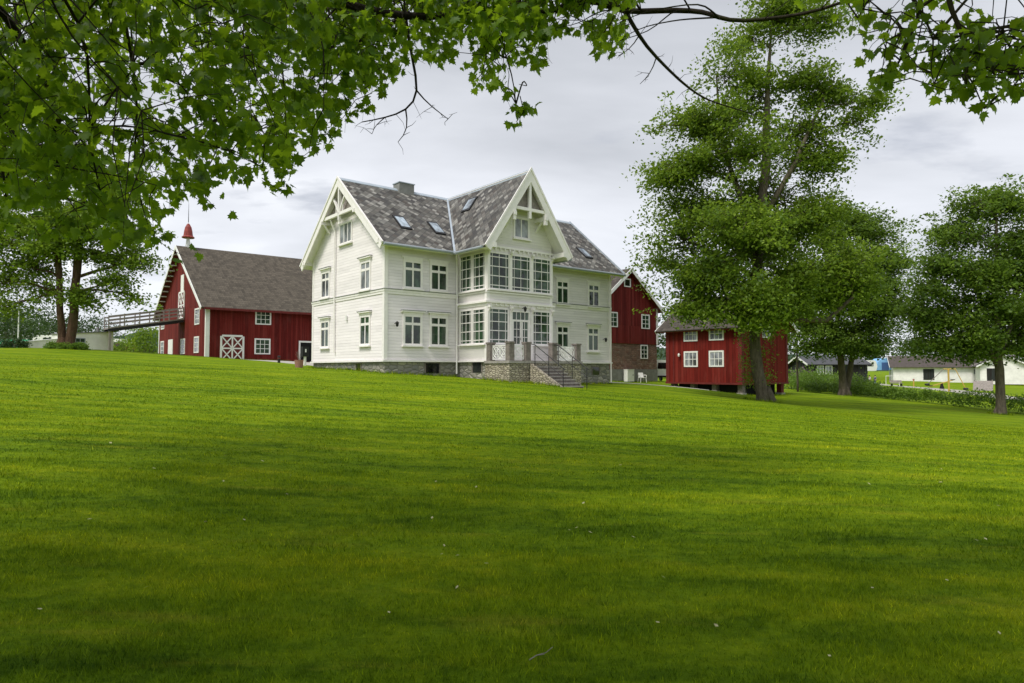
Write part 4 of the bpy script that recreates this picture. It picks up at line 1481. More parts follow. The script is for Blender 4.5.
def build_storehouse():
    O = Vector((17.13, 50.0, .33))
    L, W = 6.6, 6.9
    R, rf, zr = gable_building('red_storehouse', O, L, W, .30, 4.72, 'y', .74, .65, .62, M['redlog'], M['oldroof'],
                               'small red storehouse raised on short pillars behind the tall tree', 'storehouse')
    GX, GN = (0, -1, 0), (-1, 0, 0)
    FX, FN = (1, 0, 0), (0, -1, 0)
    k = dict(cols=(1, 1, 1), rows=(1, 1), case=.13, bar=.05, mat=M['white'], sill=False)
    for (v, z, h) in [(5.02, 3.66, .88), (2.66, 3.66, .88), (5.02, 1.62, 1.02), (2.68, 1.62, 1.02)]:
        window(R, (0, v, z), GX, GN, 1.06, h, gmat=M['glass_curtain'], **k)
    window(R, (3.0, 0, 3.86), FX, FN, .95, 1.05, cols=(1, 1), rows=(1, 1, 1), case=.12, bar=.05, mat=M['white'], sill=False)
    window(R, (3.2, 0, 5.85), FX, FN, .60, .55, cols=(1, 1), rows=(1,), case=.10, bar=.05, mat=M['white'], sill=False)
    for (x0, x1, y0, y1) in [(-.05, .25, -.05, -.002), (-.05, -.002, -.001, .25), (-.05, -.002, W - .3, W + .02), (L - .25, L + .05, -.05, -.002), (-.055, -.002, 4.1 + 2.0, 4.1 + 2.1)]:
        MB().box(x0, x1, y0, y1, .30, 4.8).build('corner_board', M['redtrim'], R)
    MB().box(-.07, L + .07, -.07, W + .07, .16, .30).build('sill_beam', M['redtrim'], R)
    for (x, y) in [(.5, .35), (.5, 2.6), (.5, 4.6), (.5, 6.5), (3.3, .35), (6.1, .35), (6.1, 3.4), (6.1, 6.5), (3.3, 6.5), (3.3, 3.4)]:
        p = O + FV * x + VV * y
        zg = g1(p.x, p.y) - O.z
        m = MB()
        m.box(x - .2, x + .2, y - .2, y + .2, zg + .16, .16)
        m.build('pillar', M['redtrim'] if (x > 6) else M['granitedark'], R)
        MB().box(x - .27, x + .27, y - .27, y + .27, zg - .3, zg + .16).build('footing', M['granite'], R)
    MB().box(.7, 5.9, .7, 6.2, -1.0, .16).build('underfloor_shade', M['dark'], R)  # near-black block paints the shade in the gap below the floor
    m = MB(); m.tube([(-.02, 5.52, 2.5), (-.16, 5.52, 2.55)], .03, 6); m.lathe([(.05, .1), (.10, 0), (.07, -.14)], (-.2, 5.52, 2.5), 8)
    m.build('wall_lamp', M['white'], R)


# ------------------------------------------------------------------ far objects on the right
def box_house(name, c, L, W, h, rz, slope, wallm, roofm, label, cat, group=None, wins=(), over=.4, trimm=None, windm=None, gable=False, gwins=()):
    """small gabled house, ridge along local x, c is centre-front base"""
    if gable:   # c is the foot of the gable's middle
        c = Vector(c) - Matrix.Rotation(rz, 3, 'Z') @ Vector((-L / 2, W / 2, 0))
    R = empty(name, c, rz, label, cat, group)
    for (y, z, w, hh, kind) in gwins:
        if kind == 'door':
            d = MB(); d.box(-L / 2 - .05, -L / 2, y - w, y, z, z + hh); d.build('door', M['blackwood'], R)
        else:
            window(R, (-L / 2, y, z), (0, -1, 0), (-1, 0, 0), w, hh, cols=(1, 1), rows=(1,), case=.14, bar=.06, mat=M['white'], sill=False, gmat=M['glass_curtain'])
    prof = [(-L / 2, 0, -.6), (-L / 2, W, -.6), (-L / 2, W, h), (-L / 2, W / 2, h + slope * W / 2), (-L / 2, 0, h)]
    MB().prism(prof, (L, 0, 0)).build('wall', wallm, R)
    rm = MB()
    zt = h + slope * W / 2 + .12
    for sg in (-1, 1):
        P = [Vector((-L / 2 - over, W / 2 + sg * (W / 2 + over), zt - slope * (W / 2 + over))), Vector((L / 2 + over, W / 2 + sg * (W / 2 + over), zt - slope * (W / 2 + over))), Vector((L / 2 + over, W / 2, zt)), Vector((-L / 2 - over, W / 2, zt))]
        rm.prism(P, (0, 0, .12))
        for (a, b) in ((P[0], P[3]), (P[1], P[2])):
            o = Vector((-.05, 0, 0)) if a == P[0] else Vector((.05, 0, 0))
            MB().prism([a + Vector((0, 0, -.12)), a + Vector((0, 0, .16)), b + Vector((0, 0, .16)), b + Vector((0, 0, -.12))], o).build('bargeboard', trimm or M['white'], R)
    rm.build('roof', roofm, R)
    for (x, z, w, hh, kind) in wins:
        if kind == 'door':
            d = MB(); d.box(x, x + w, -.05, .0, z, z + hh); d.build('door', windm or M['blackwood'], R)
        else:
            window(R, (x, 0, z), (1, 0, 0), (0, -1, 0), w, hh, cols=(1, 1), rows=(1,), case=.12, bar=.06, mat=M['white'], sill=False, gmat=M['glass_curtain'] if kind == 'c' else M['glass'])
    return R


def person(p, rz, shirt, legs, label, h=1.7):
    root = empty('person', p, rz, label, 'person')
    k = h / 1.75

    def skin(name, verts, edges, mat, par=root):
        me = bpy.data.meshes.new(name)
        me.from_pydata([tuple(c * k for c in v[:3]) for v in verts], edges, [])
        o = bpy.data.objects.new(name, me)
        COL.objects.link(o); o.parent = par
        o.modifiers.new('Skin', 'SKIN')
        for i, v in enumerate(verts):
            me.skin_vertices[0].data[i].radius = (v[3] * k, (v[4] if len(v) > 4 else v[3]) * k)
        me.skin_vertices[0].data[0].use_root = True
        s = o.modifiers.new('Sub', 'SUBSURF'); s.levels = 1; s.render_levels = 1
        me.materials.append(mat)
        return o
    V_ = [(0, 0, .95, .14, .10), (0, 0, 1.2, .14, .10), (0, 0, 1.42, .16, .10), (0, 0, 1.53, .055), (0, -.01, 1.63, .095, .10), (0, 0, 1.73, .07),
          (.10, 0, .88, .09), (.12, -.02, .48, .062), (.13, .03, .09, .045), (.13, -.12, .04, .04),
          (-.10, 0, .88, .09), (-.13, -.10, .50, .062), (-.13, -.04, .09, .045), (-.13, -.19, .04, .04),
          (.20, 0, 1.40, .055), (.26, .02, 1.12, .042), (.24, -.10, .90, .034), (.24, -.13, .82, .03),
          (-.20, 0, 1.40, .055), (-.26, .02, 1.12, .042), (-.22, -.14, .93, .034), (-.21, -.20, .87, .03)]
    E_ = [(0, 1), (1, 2), (2, 3), (3, 4), (4, 5), (0, 6), (6, 7), (7, 8), (8, 9), (0, 10), (10, 11), (11, 12), (12, 13), (2, 14), (14, 15), (15, 16), (16, 17), (2, 18), (18, 19), (19, 20), (20, 21)]
    skin('body', V_, E_, M['skin'])
    skin('shirt', [(0, 0, .92, .16, .12), (0, 0, 1.2, .165, .12), (0, 0, 1.42, .18, .12), (.20, 0, 1.41, .075), (.26, .02, 1.16, .062), (-.20, 0, 1.41, .075), (-.26, .02, 1.16, .062)],
         [(0, 1), (1, 2), (2, 3), (3, 4), (2, 5), (5, 6)], shirt)
    skin('trousers', [(0, 0, .95, .165, .12), (.10, 0, .86, .11), (.12, -.02, .48, .085), (.13, .03, .12, .07), (-.10, 0, .86, .11), (-.13, -.10, .50, .085), (-.13, -.04, .12, .07)],
         [(0, 1), (1, 2), (2, 3), (0, 4), (4, 5), (5, 6)], legs)
    hm = MB(); hm.lathe([(.085, -.02), (.108, .04), (.10, .10), (.05, .15)], (0, .015 * k, 1.64 * k), 10)
    hm.build('hair', M['trouser'], root, smooth=True)
    return root


def gp(px, Y):
    return ground_pt(px, Y)


def build_far_right():
    # gravel road: left edge / right edge polylines (world)
    draped('gravel_road', [at(862, 383, 132), gp(900, 112), gp(960, 90), gp(1030, 74), gp(1120, 60)],
           [gp(872, 126), gp(885, 104), gp(935, 86), gp(1005, 71), gp(1090, 57)], M['road'], .04, 2.0)
    # long white service building
    p = gp(953, 134)
    p.z = at(953, 380, 134).z
    R = box_house('white_service_building', p, 21.0, 8, 2.7, math.radians(-24), .50, M['plaster'], M['greyroof'],
                  'long white single-storey building with brown roof beyond the playground', 'building',
                  wins=[(-5.2, 0, 1.9, 2.2, 'door'), (7.0, 0, 1.6, 2.2, 'door'), (3.4, 1.2, 1.2, .9, 'c')], over=.7)
    p = gp(1003, 122); p.z = at(1003, 381, 122).z
    R = box_house('white_gabled_annex', p, 9, 7.0, 2.8, math.radians(60), .55, M['plaster'], M['greyroof'],
                  'white annex with its gable towards the playground, partly behind the right-hand tree trunk', 'building', over=.6, gable=True, gwins=[(6.0, 0, 2.2, 2.3, 'door')])
    p = gp(1040, 128)
    box_house('white_cottage', p, 12, 7, 2.6, math.radians(-6), .5, M['plaster'], M['greyroof'],
              'low white cottage at the right edge, beyond the right-hand tree', 'building', over=.5, wins=[(-4, 1.1, 1.0, 1.0, 'c')])
    # dark cabins
    p = gp(805, 112); p.z = at(805, 378, 112).z
    box_house('dark_cabin', p, 8, 5.6, 2.3, math.radians(66), .35, M['blackwood'], M['darkroof'],
              'dark cabin with a white-edged low roof, left of the other dark cabin', 'cabin', gable=True, gwins=[(4.6, .9, 1.0, 1.1, 'c'), (2.4, .8, 1.3, 1.2, 'c')], over=.6)
    for i, (px, w) in enumerate([(799, 1.6), (806, 1.0)]):
        pass
    p = gp(838, 106); p.z = at(838, 379, 106).z
    box_house('dark_cabin', p, 9.6, 6.0, 2.3, math.radians(4), .38, M['blackwood'], M['darkroof'],
              'dark cabin with a blue-grey roof and two white windows behind the forked tree', 'cabin',
              wins=[(-3.4, .8, .9, 1.2, 'c'), (-2.0, .8, .9, 1.2, 'c')], over=.5)
    # caravan
    p = gp(866, 138); p.z = at(866, 376, 138).z + .55
    c = empty('caravan', p, math.radians(10), 'white caravan parked on the slope left of the blue tent', 'caravan')
    b = MB()
    prof = [(-2.6, 0, .5), (2.3, 0, .5), (2.6, 0, 1.4), (2.3, 0, 2.5), (1.9, 0, 2.7), (-2.2, 0, 2.7), (-2.6, 0, 2.2)]
    b.prism(prof, (0, 2.1, 0)); b.build('body', M['white'], c)
    for x in (-1.6, .3):
        window(c, (x, 0, 1.5), (1, 0, 0), (0, -1, 0), 1.3, .55, cols=(1,), rows=(1,), case=.04, bar=.03, mat=M['concrete'], sill=False, gmat=M['glass_dark'])
    w = MB(); w.tube([(0, -.03, .3), (0, .2, .3)], .32, 14); w.build('wheel', M['iron'], c)
    MB().beam((2.4, 1.05, .5), (3.5, 1.05, .45), .12, .1).build('drawbar', M['iron'], c)
    # blue tent
    p = gp(885, 142); p.z = at(885, 370, 142).z
    t = empty('blue_tent', p, 0, 'light blue tent on the slope left of the long white building', 'tent')
    b = MB()
    n = 10
    vs = []
    for yy in (0, 3.4):
        for k in range(n + 1):
            a = math.pi * k / n
            vs.append((-1.9 * math.cos(a), yy, 2.5 * math.sin(a) ** .8 if 0 < k < n else 0))
    fs = [(k, k + 1, n + 2 + k, n + 1 + k) for k in range(n)] + [tuple(range(n + 1)), tuple(range(n + 1, 2 * n + 2))[::-1]]
    b.add(vs, fs); b.build('canopy', M['blue'], t)
    MB().box(-.75, .75, -.03, .0, 0, 1.6).build('doorway', M['shirtb'], t)
    # playground: yellow mast with two swing ropes
    p = gp(948, 84)
    s = empty('playground_swing', p, math.radians(-30), 'yellow playground mast with two slanting ropes and seats beside the gravel road', 'swing')
    MB().tube([(0, 0, -.05), (0, 0, 2.85)], .11, 10).build('mast', M['yellow'], s)
    MB().tube([(-.55, 0, 2.80), (.75, 0, 2.80)], .06, 8).build('crossbar', M['yellow'], s)
    for (x0, x1, z1) in ((-.5, -2.3, .85), (.72, 1.75, .35)):
        r_ = MB(); r_.tube([(x0, 0, 2.80), (x1, 0, z1)], .05, 6); o = r_.build('rope', M['yellow'] if x1 > 0 else M['greywood'], s)
        q = MB(); q.lathe([(.05, -.18), (.26, -.12), (.30, 0), (.26, .10), (.05, .14)], (x1, 0, z1), 10); q.build('seat', M['iron'], o)
    # climbing ramp
    p = gp(984, 92)
    s = empty('climbing_ramp', p, math.radians(-8), 'grey sloping wooden climbing ramp on the grass behind the swing frame', 'climbing frame')
    m = MB(); m.prism([(-1.5, 0, 0), (1.0, 0, 0), (1.7, 1.2, 1.3), (-.8, 1.2, 1.3)], (0, .08, .05)); m.build('panel', M['greywood'], s)
    for x in (-.7, 1.6):
        l = MB(); l.tube([(x, 1.25, 1.5), (x, 1.35, -.05)], .06, 6); l.build('post', M['greywood'], s)
    # seesaw-like diagonal play beam
    p = gp(941, 92)
    s = empty('seesaw', p, math.radians(10), 'yellow tilted seesaw left of the swing frame', 'seesaw')
    MB().beam((-1.9, 0, .35), (1.9, 0, 1.25), .14, .10).build('plank', M['yellow'], s)
    m = MB(); m.prism([(-.3, -.15, -.05), (.3, -.15, -.05), (0, -.15, .8)], (0, .3, 0)); m.build('base', M['blackwood'], s)
    for x, z in ((-1.75, .42), (1.75, 1.24)):
        m = MB(); m.box(x - .22, x + .22, -.18, .18, z, z + .09); m.build('seat', M['iron'], s)
    # bench and litter bin beside the road
    p = gp(896, 100)
    s = empty('park_bench', p, 0, 'grey bench on the grass strip right of the two people', 'bench')
    MB().box(-.9, .9, -.2, .2, .42, .48).build('seat', M['greywood'], s)
    MB().prism([(-.9, .22, .55), (.9, .22, .55), (.9, .30, .9), (-.9, .30, .9)], (0, .04, 0)).build('backrest', M['greywood'], s)
    for x in (-.7, .7):
        MB().box(x - .04, x + .04, -.18, .26, -.05, .42).build('leg', M['iron'], s)
    # hoop goals / yellow posts
    p = gp(913, 104)
    s = empty('play_post', p, 0, 'short orange play post standing left of the seesaw', 'post')
    MB().tube([(0, 0, -.05), (0, 0, 1.0)], .09, 8).build('pole', M['yellow'], s)
    MB().lathe([(.10, 0), (.15, .08), (.10, .2), (.02, .24)], (0, 0, 1.0), 10).build('knob', M['oldred'], s)
    # two people
    p = gp(869, 112); p.z = at(869, 385.5, 112).z; person(p, math.radians(100), M['shirtw'], M['trouser'], 'person in a white top and dark trousers standing by the gravel road')
    p = gp(874.5, 111); p.z = at(874.5, 385.5, 111).z; person(p, math.radians(-80), M['shirtb'], M['shirtb'], 'person in blue clothes standing beside the one in a white top')
    # slim lamp posts / birch poles
    p = gp(892, 112)
    s = empty('goal_frame', p, math.radians(-15), 'small white metal goal frame near the bench', 'goal')
    m = MB(); m.tube([(-1.0, 0, -.05), (-1.0, 0, 1.6), (1.0, 0, 1.6), (1.0, 0, -.05)], .045, 6); m.build('frame', M['white'], s)
    # white van seen between the stone barn and the storehouse
    p = gp(663.5, 66)
    c = empty('white_van', p, math.radians(4), 'white van parked between the stone barn and the small storehouse', 'van')
    b = MB()
    b.prism([(-.9, 0, .42), (.9, 0, .42), (.92, 0, 1.2), (.80, 0, 2.0), (.62, 0, 2.12), (-.62, 0, 2.12), (-.80, 0, 2.0), (-.92, 0, 1.2)], (0, 4.6, 0))
    b.build('body', M['white'], c)
    MB().prism([(-.62, -.02, 1.25), (.62, -.02, 1.25), (.55, -.02, 1.85), (-.55, -.02, 1.85)], (0, .03, 0)).build('rear_window', M['glass_dark'], c)
    MB().box(-.88, .88, -.10, .0, .40, .58).build('bumper', M['iron'], c)
    for x in (-.78, .78):
        MB().box(x - .06, x + .06, -.03, .0, .8, 1.25).build('tail_lamp', M['oldred'], c)
        for yy in (.9, 3.6):
            w = MB(); w.tube([(x - .1, yy, .33), (x + .1, yy, .33)], .33, 12); w.build('wheel', M['iron'], c)


def build_far_left():
    # white outbuilding at the end of the bridge
    a = at(71, 352, 58); b = at(113, 353, 61)
    z0 = g1(a.x, a.y)
    w = (b - a).xy.length
    rz = math.atan2(b.y - a.y, b.x - a.x)
    R = empty('white_outbuilding', (a.x, a.y, z0), rz, 'low white rendered outbuilding with one window beside the barn bridge', 'outbuilding')
    MB().prism([(0, 0, -.4), (w, 0, -.4), (w, 0, 1.95), (0, 0, 1.65)], (0, 3.4, 0)).build('wall', M['plaster'], R)
    MB().prism([(-.1, -.12, 1.66), (w + .1, -.12, 1.97), (w + .1, -.12, 2.04), (-.1, -.12, 1.73)], (0, 3.6, 0)).build('roof', M['concrete'], R)
    window(R, (.35, 0, .62), (1, 0, 0), (0, -1, 0), .72, .62, cols=(1, 1), rows=(1, 1), case=.06, bar=.04, mat=M['gutter'], sill=False)
    m = MB(); m.box(w - .9, w - .75, 1, 1.15, 1.9, 2.4); m.build('chimney', M['concrete'], R)
    # white garden wall with a falling top
    a = at(23, 351, 52); b = at(64, 351, 55)
    z0 = g1(a.x, a.y)
    w = (b - a).xy.length
    rz = math.atan2(b.y - a.y, b.x - a.x)
    R = empty('white_garden_wall', (a.x, a.y, z0), rz, 'white rendered garden wall with sloping top left of the twin-trunked tree', 'wall')
    MB().prism([(0, 0, -.4), (w, 0, -.4), (w, 0, 1.05), (0, 0, .62)], (0, .35, 0)).build('wall', M['plaster'], R)
    MB().prism([(-.05, -.04, .62), (w + .05, -.04, 1.05), (w + .05, -.04, 1.11), (-.05, -.04, .68)], (0, .43, 0)).build('coping', M['white'], R)
    MB().box(.3, .55, -.02, .0, .0, .22).build('drain_opening', M['dark'], R)
    # green tarpaulin-covered stack
    p = ground_pt(9, 62)
    R = empty('covered_woodpile', p, 0, 'pile under a green tarpaulin at the left edge of the photo', 'woodpile')
    MB().box(-3.0, 1.2, 0, 1.2, -.1, .75).build('logs', M['greywood'], R)
    MB().prism([(-3.2, -.1, .75), (1.4, -.1, .75), (1.4, .6, 1.15), (-3.2, .6, 1.15)], (0, .04, .05)).prism([(-3.2, .6, 1.15), (1.4, .6, 1.15), (1.4, 1.3, .75), (-3.2, 1.3, .75)], (0, .04, .05)).prism([(-3.2, -.1, .35), (1.4, -.1, .35), (1.4, -.1, .78), (-3.2, -.1, .78)], (0, -.03, 0)).build('tarpaulin', M['green'], R)
    # pole
    p = ground_pt(17.5, 75)
    R = empty('flagpole', p, 0, 'slim white flagpole left of the twin-trunked tree', 'flagpole')
    MB().tube([(0, 0, -.1), (0, 0, 6.2)], [.07, .04], 8).build('pole', M['white'], R)
    MB().lathe([(.14, 0), (.18, .3), (.10, .6)], (0, 0, 0), 10).build('base', M['white'], R)
    MB().lathe([(.03, 0), (.08, .08), (.02, .16)], (0, 0, 6.2), 8).build('finial', M['yellow'], R)
    # caravans / tents in the distance
    for i, (px, Y, L, lab) in enumerate([(33, 150, 5.2, 'white caravan far off, just left of the twin-trunked tree'),
                                         (47, 140, 6.2, 'cream caravan far off, nearest the left side of the twin trunks'),
                                         (119, 120, 4.6, 'white caravan far off, between the bridge and the shrubs')]):
        p = ground_pt(px, Y)
        p.z = at(px, 345.0 if i < 2 else 350.5, Y).z - .6
        c = empty('caravan', p, math.radians(8 * (i - 1)), lab, 'caravan')
        prof = [(-L / 2, 0, .5), (L / 2 - .3, 0, .5), (L / 2, 0, 1.4), (L / 2 - .3, 0, 2.5), (L / 2 - .7, 0, 2.7), (-L / 2 + .4, 0, 2.7), (-L / 2, 0, 2.2)]
        MB().prism(prof, (0, 2.1, 0)).build('body', M['white'], c)
        window(c, (-.9, 0, 1.5), (1, 0, 0), (0, -1, 0), 1.6, .6, cols=(1,), rows=(1,), case=.04, mat=M['concrete'], sill=False, gmat=M['glass_dark'])
        MB().tube([(0, -.03, .3), (0, .2, .3)], .32, 12).build('wheel', M['iron'], c)
    # red parked car under the bridge
    p = ground_pt(124, 100); p.z = at(124, 353, 100).z
    c = empty('parked_car', p, math.radians(-5), 'dark red car parked under the barn bridge', 'car')
    b = MB()
    b.prism([(-2.1, 0, .3), (2.1, 0, .3), (2.15, 0, .75), (1.2, 0, .9), (.7, 0, 1.4), (-1.1, 0, 1.42), (-1.9, 0, .95), (-2.15, 0, .85)], (0, 1.7, 0))
    b.build('body', M['redtrim'], c)
    MB().prism([(-1.55, -.02, .95), (1.0, -.02, .95), (.62, -.02, 1.32), (-1.05, -.02, 1.34)], (0, .03, 0)).build('side_window', M['glass_dark'], c)
    for x in (-1.3, 1.35):
        MB().tube([(x, -.04, .3), (x, .2, .3)], .31, 12).build('wheel', M['iron'], c)


def build_hills():
    def ridge(name, x0, x1, y, hfun, depth, nx, seed):
        r = np.random.default_rng(seed)
        xs = np.linspace(x0, x1, nx)
        ys = np.linspace(0, depth, 14)
        ph = r.uniform(0, 6.28, 12)
        V_ = []
        for j, yy in enumerate(ys):
            t = math.sin(min(1, (yy / depth) * 1.6) * math.pi / 2)
            rough = r.normal(0, 1, nx)
            for i, xx in enumerate(xs):
                h = hfun((xx - x0) / (x1 - x0)) * t
                h += t * (1.3 * math.sin(xx * .05 + ph[0]) + 1.0 * math.sin(xx * .13 + ph[1]) + .6 * rough[i]) * (abs(y) / 500)
                V_.append((xx, y + yy, h - 3))
        V_ = np.array(V_)
        i, j = np.meshgrid(np.arange(nx - 1), np.arange(len(ys) - 1))
        a = (j * nx + i).ravel()
        f = np.stack([a, a + 1, a + nx + 1, a + nx], 1)
        o = mesh_np(name, V_, f, M['hill'])
        tag(o, kind='structure')
    ridge('hills', -900, -220, 620, lambda t: 26 + 26 * math.sin(t * 5.0 + .4) ** 2 + 12 * t, 260, 360, 5)
    ridge('hills', -260, 1300, 900, lambda t: 22 + 10 * math.sin(t * 7) + 8 * math.sin(t * 3 + 1), 300, 420, 6)


# ------------------------------------------------------------------ specific trees
def build_trees():
    # the tall tree in front of the storehouse
    Y = 38.0
    bx = (757 - 512) / FPX * Y
    base = Vector((bx, Y, g1(bx, Y) - .05))
    s = Y / FPX

    def L(px, py, rx, ry, dy, ryd=None):
        p = at(px, py, Y)
        return (p.x - base.x, dy, p.z - base.z, rx * s, (ryd or rx * 1.0) * s, ry * s)
    lob = [L(782, 10, 34, 30, 0), L(748, 38, 26, 22, 1), L(815, 28, 28, 20, -.5), L(728, 78, 28, 22, -1), L(690, 118, 26, 20, .5), L(657, 128, 14, 18, 0), L(760, 90, 34, 30, 1.2), L(800, 78, 26, 26, 0), L(838, 92, 18, 14, .6), L(858, 128, 18, 14, -.5),
           L(876, 102, 14, 12, 0), L(800, 130, 26, 22, .6), L(712, 140, 26, 20, .8), L(692, 168, 26, 18, -.8), L(822, 160, 20, 18, 0), L(795, 200, 28, 22, 1.2), L(828, 212, 18, 16, 0), L(720, 120, 22, 18, -1), L(850, 148, 16, 14, .4), L(665, 178, 22, 16, -.4), L(735, 165, 46, 38, -1.5), L(775, 178, 40, 36, 1.5), L(700, 205, 40, 30, 1), L(670, 232, 26, 26, 0), L(735, 235, 48, 40, -2.2), L(780, 240, 44, 40, 2),
           L(806, 226, 30, 34, 0), L(835, 268, 36, 34, -.6), L(822, 290, 26, 20, 1.4), L(700, 278, 40, 28, -1.4), L(680, 300, 26, 16, -1), L(735, 300, 36, 22, -2.6), L(785, 282, 30, 22, -2), L(858, 285, 20, 22, 0), L(668, 262, 22, 22, 1), L(738, 320, 32, 12, -2.6), L(766, 308, 24, 16, -2.2), L(700, 312, 22, 10, -2), L(672, 310, 20, 11, -1.6)]
    # epicormic shoots round the lower trunk
    tr = [[(0.45, 0, -.3, .44), (.22, 0, .5, .35), (-.1, 0, 2.5, .31), (-.05, .1, 6, .29), (.35, 0, 10, .26), (.7, 0, 14, .24), (.9, .1, 18, .13), (1.1, 0, 21.5, .05)],
          [(.25, 0, 9.4, .2), (-1.0, .3, 12.5, .16), (-1.9, .2, 15.5, .1), (-2.0, .3, 19, .04)],
          [(.5, 0, 10.5, .18), (2.2, -.3, 13.5, .13), (3.6, -.2, 16.5, .08), (4.6, -.3, 18.5, .03)],
          [(0.1, 0, 5.2, .26), (2.0, -.5, 4.6, .2), (3.6, -.9, 4.5, .15), (5.0, -1, 5.8, .08)]]
    T = make_tree('tall_tree', base, tr, lob, .20, M['leaf_big'], M['bark'], 'very tall broadleaf tree standing in front of the small red storehouse', 'tree', clump=.50, per=56, twigs=3.4, flat=.35, gap=.02, seed=21)
    # small shoots hugging the trunk
    C = []
    st = MB()
    for k in range(64):
        z = rng.uniform(.9, 5.4)
        a = rng.uniform(0, 6.28)
        rr = rng.uniform(.45, 1.0)
        c = Vector((math.cos(a) * rr, math.sin(a) * rr, z))
        st.tube([Vector((c.x * .4, c.y * .4, z - .3)), c], [.012, .004], 4, cap=False)
        C.append(np.array(c)[None] + nrng.normal(0, 1, (28, 3)) * np.array([.16, .16, .2]))
    v, f = leaf_quads(np.concatenate(C), .13, .6, .4)
    mesh_np('trunk_shoots', v, f, M['leaf_big'], T)
    # forked tree right of the storehouse
    Y = 60.0

    def mk(px, Y, py_base=None):
        x = (px - 512) / FPX * Y
        return Vector((x, Y, g1(x, Y) - .05))
    b2 = mk(845, Y); s2 = Y / FPX

    def LL(b, s, Y, px, py, rx, ry, dy=0):
        p = at(px, py, Y)
        return (p.x - b.x, dy, p.z - b.z, rx * s, rx * s, ry * s)
    lob = [LL(b2, s2, Y, *q) for q in [(856, 222, 30, 18), (835, 235, 30, 20, 1), (878, 240, 28, 20), (892, 262, 18, 20), (860, 262, 36, 24, -1), (830, 275, 26, 24), (885, 290, 24, 22, 1), (850, 300, 34, 24, -1), (815, 300, 22, 22, .5), (895, 308, 14, 12), (878, 322, 22, 14), (820, 328, 26, 16), (862, 334, 26, 14, 1), (842, 345, 18, 10, -1), (824, 347, 20, 8), (872, 346, 18, 8, .5)]]
    make_tree('forked_tree', b2, [[(-.15, 0, -.3, .48), (-.15, 0, .8, .36), (-.35, 0, 2.6, .30), (-.6, .1, 6, .22), (-.5, 0, 10, .12), (-.2, 0, 14, .05)], [(.1, .1, -.2, .36), (.25, .1, 1.0, .28), (.8, 0, 4, .22), (1.5, .1, 8, .14), (2.2, 0, 12, .05)]],
              lob, .24, M['leaf_tree'], M['bark'], 'forked broadleaf tree just right of the storehouse, in front of the dark cabins', 'tree', clump=.6, per=50, twigs=2.7, flat=.4, gap=-.02, seed=5)
    # tree near right edge
    Y = 45.0
    b3 = mk(998, Y); s3_ = Y / FPX
    lob = [LL(b3, s3_, Y, *q) for q in [(1000, 198, 30, 16), (972, 208, 26, 16), (1026, 206, 28, 18), (950, 232, 24, 18), (985, 236, 34, 24, 1), (1022, 240, 34, 24, -1), (1055, 240, 26, 30), (942, 262, 24, 18), (968, 272, 30, 22, -1), (1004, 272, 28, 24, 1), (1040, 280, 34, 26), (930, 292, 20, 18), (952, 304, 24, 18, .5), (985, 306, 24, 16, -1.2), (1024, 315, 30, 20, 1), (935, 322, 22, 16), (962, 332, 22, 14, -.8), (1000, 338, 22, 10, .8), (1045, 335, 30, 18), (940, 346, 14, 9), (975, 350, 14, 7), (1020, 350, 20, 10), (914, 312, 14, 16), (922, 344, 14, 9), (952, 353, 16, 8)]]
    make_tree('roadside_tree', b3, [[(0, 0, -.3, .38), (0, 0, .7, .29), (.05, 0, 3, .26), (-.1, 0, 7, .2), (.1, 0, 11, .1), (.2, 0, 14.2, .04)], [(0, 0, 3.2, .17), (-1.4, 0, 6, .12), (-2.2, .1, 8.5, .05)], [(0, 0, 3.8, .17), (1.3, 0, 7, .12), (1.8, .1, 10.5, .05)]],
              lob, .22, M['leaf_tree'], M['bark'], 'broad round-crowned tree at the right edge beside the road hedge', 'tree', clump=.54, per=52, twigs=2.8, flat=.4, gap=-.02, seed=9)
    # twin trunk tree on the left
    Y = 45.0
    b4 = mk(66, Y)
    lob = [LL(b4, s3_, Y, *q) for q in [(70, 170, 40, 22), (30, 190, 36, 24), (112, 195, 34, 20), (10, 225, 30, 24), (50, 215, 34, 24, 1), (92, 225, 34, 20, -1), (128, 235, 26, 14), (142, 262, 18, 12), (20, 262, 26, 18), (-8, 285, 22, 24), (100, 258, 28, 15, 1), (118, 282, 20, 11), (88, 300, 18, 11, -.6), (38, 288, 18, 12, .6), (132, 300, 10, 8), (6, 308, 16, 8), (-20, 235, 24, 26), (60, 248, 30, 16, -1)]]
    make_tree('twin_trunk_tree', b4, [[(-.25, 0, -.3, .44), (-.28, 0, .6, .27), (-.5, 0, 2.6, .21), (-.7, 0, 6, .20), (-.9, .1, 9, .14), (-1.1, 0, 12, .05)], [(.25, 0, -.3, .44), (.30, 0, .6, .30), (.38, 0, 2.6, .26), (.55, .1, 6, .26), (.8, 0, 9.5, .18), (1.2, 0, 12.5, .05)]],
              lob, .21, M['leaf_left'], M['bark_red'], 'twin-trunked tree at the left with reddish bark, beside the white outbuilding', 'tree', clump=.52, per=50, twigs=2.5, flat=.35, gap=.06, seed=31)
    # low green undergrowth at its foot
    for (px, lab) in ((57, 'low green shrub at the left foot of the twin-trunked tree'), (78, 'low green shrub at the right foot of the twin-trunked tree')):
        shrub('low_shrub', mk(px, 44.3), .65, .5, .42, .11, M['leaf_shrub'], lab, 'shrub', None, 1500, seed=px)
    shrub('low_shrub', mk(13, 50), .9, .7, .9, .16, M['leaf_far'], 'dark rounded shrub at the left end of the white garden wall', 'shrub', None, 1500, seed=2)
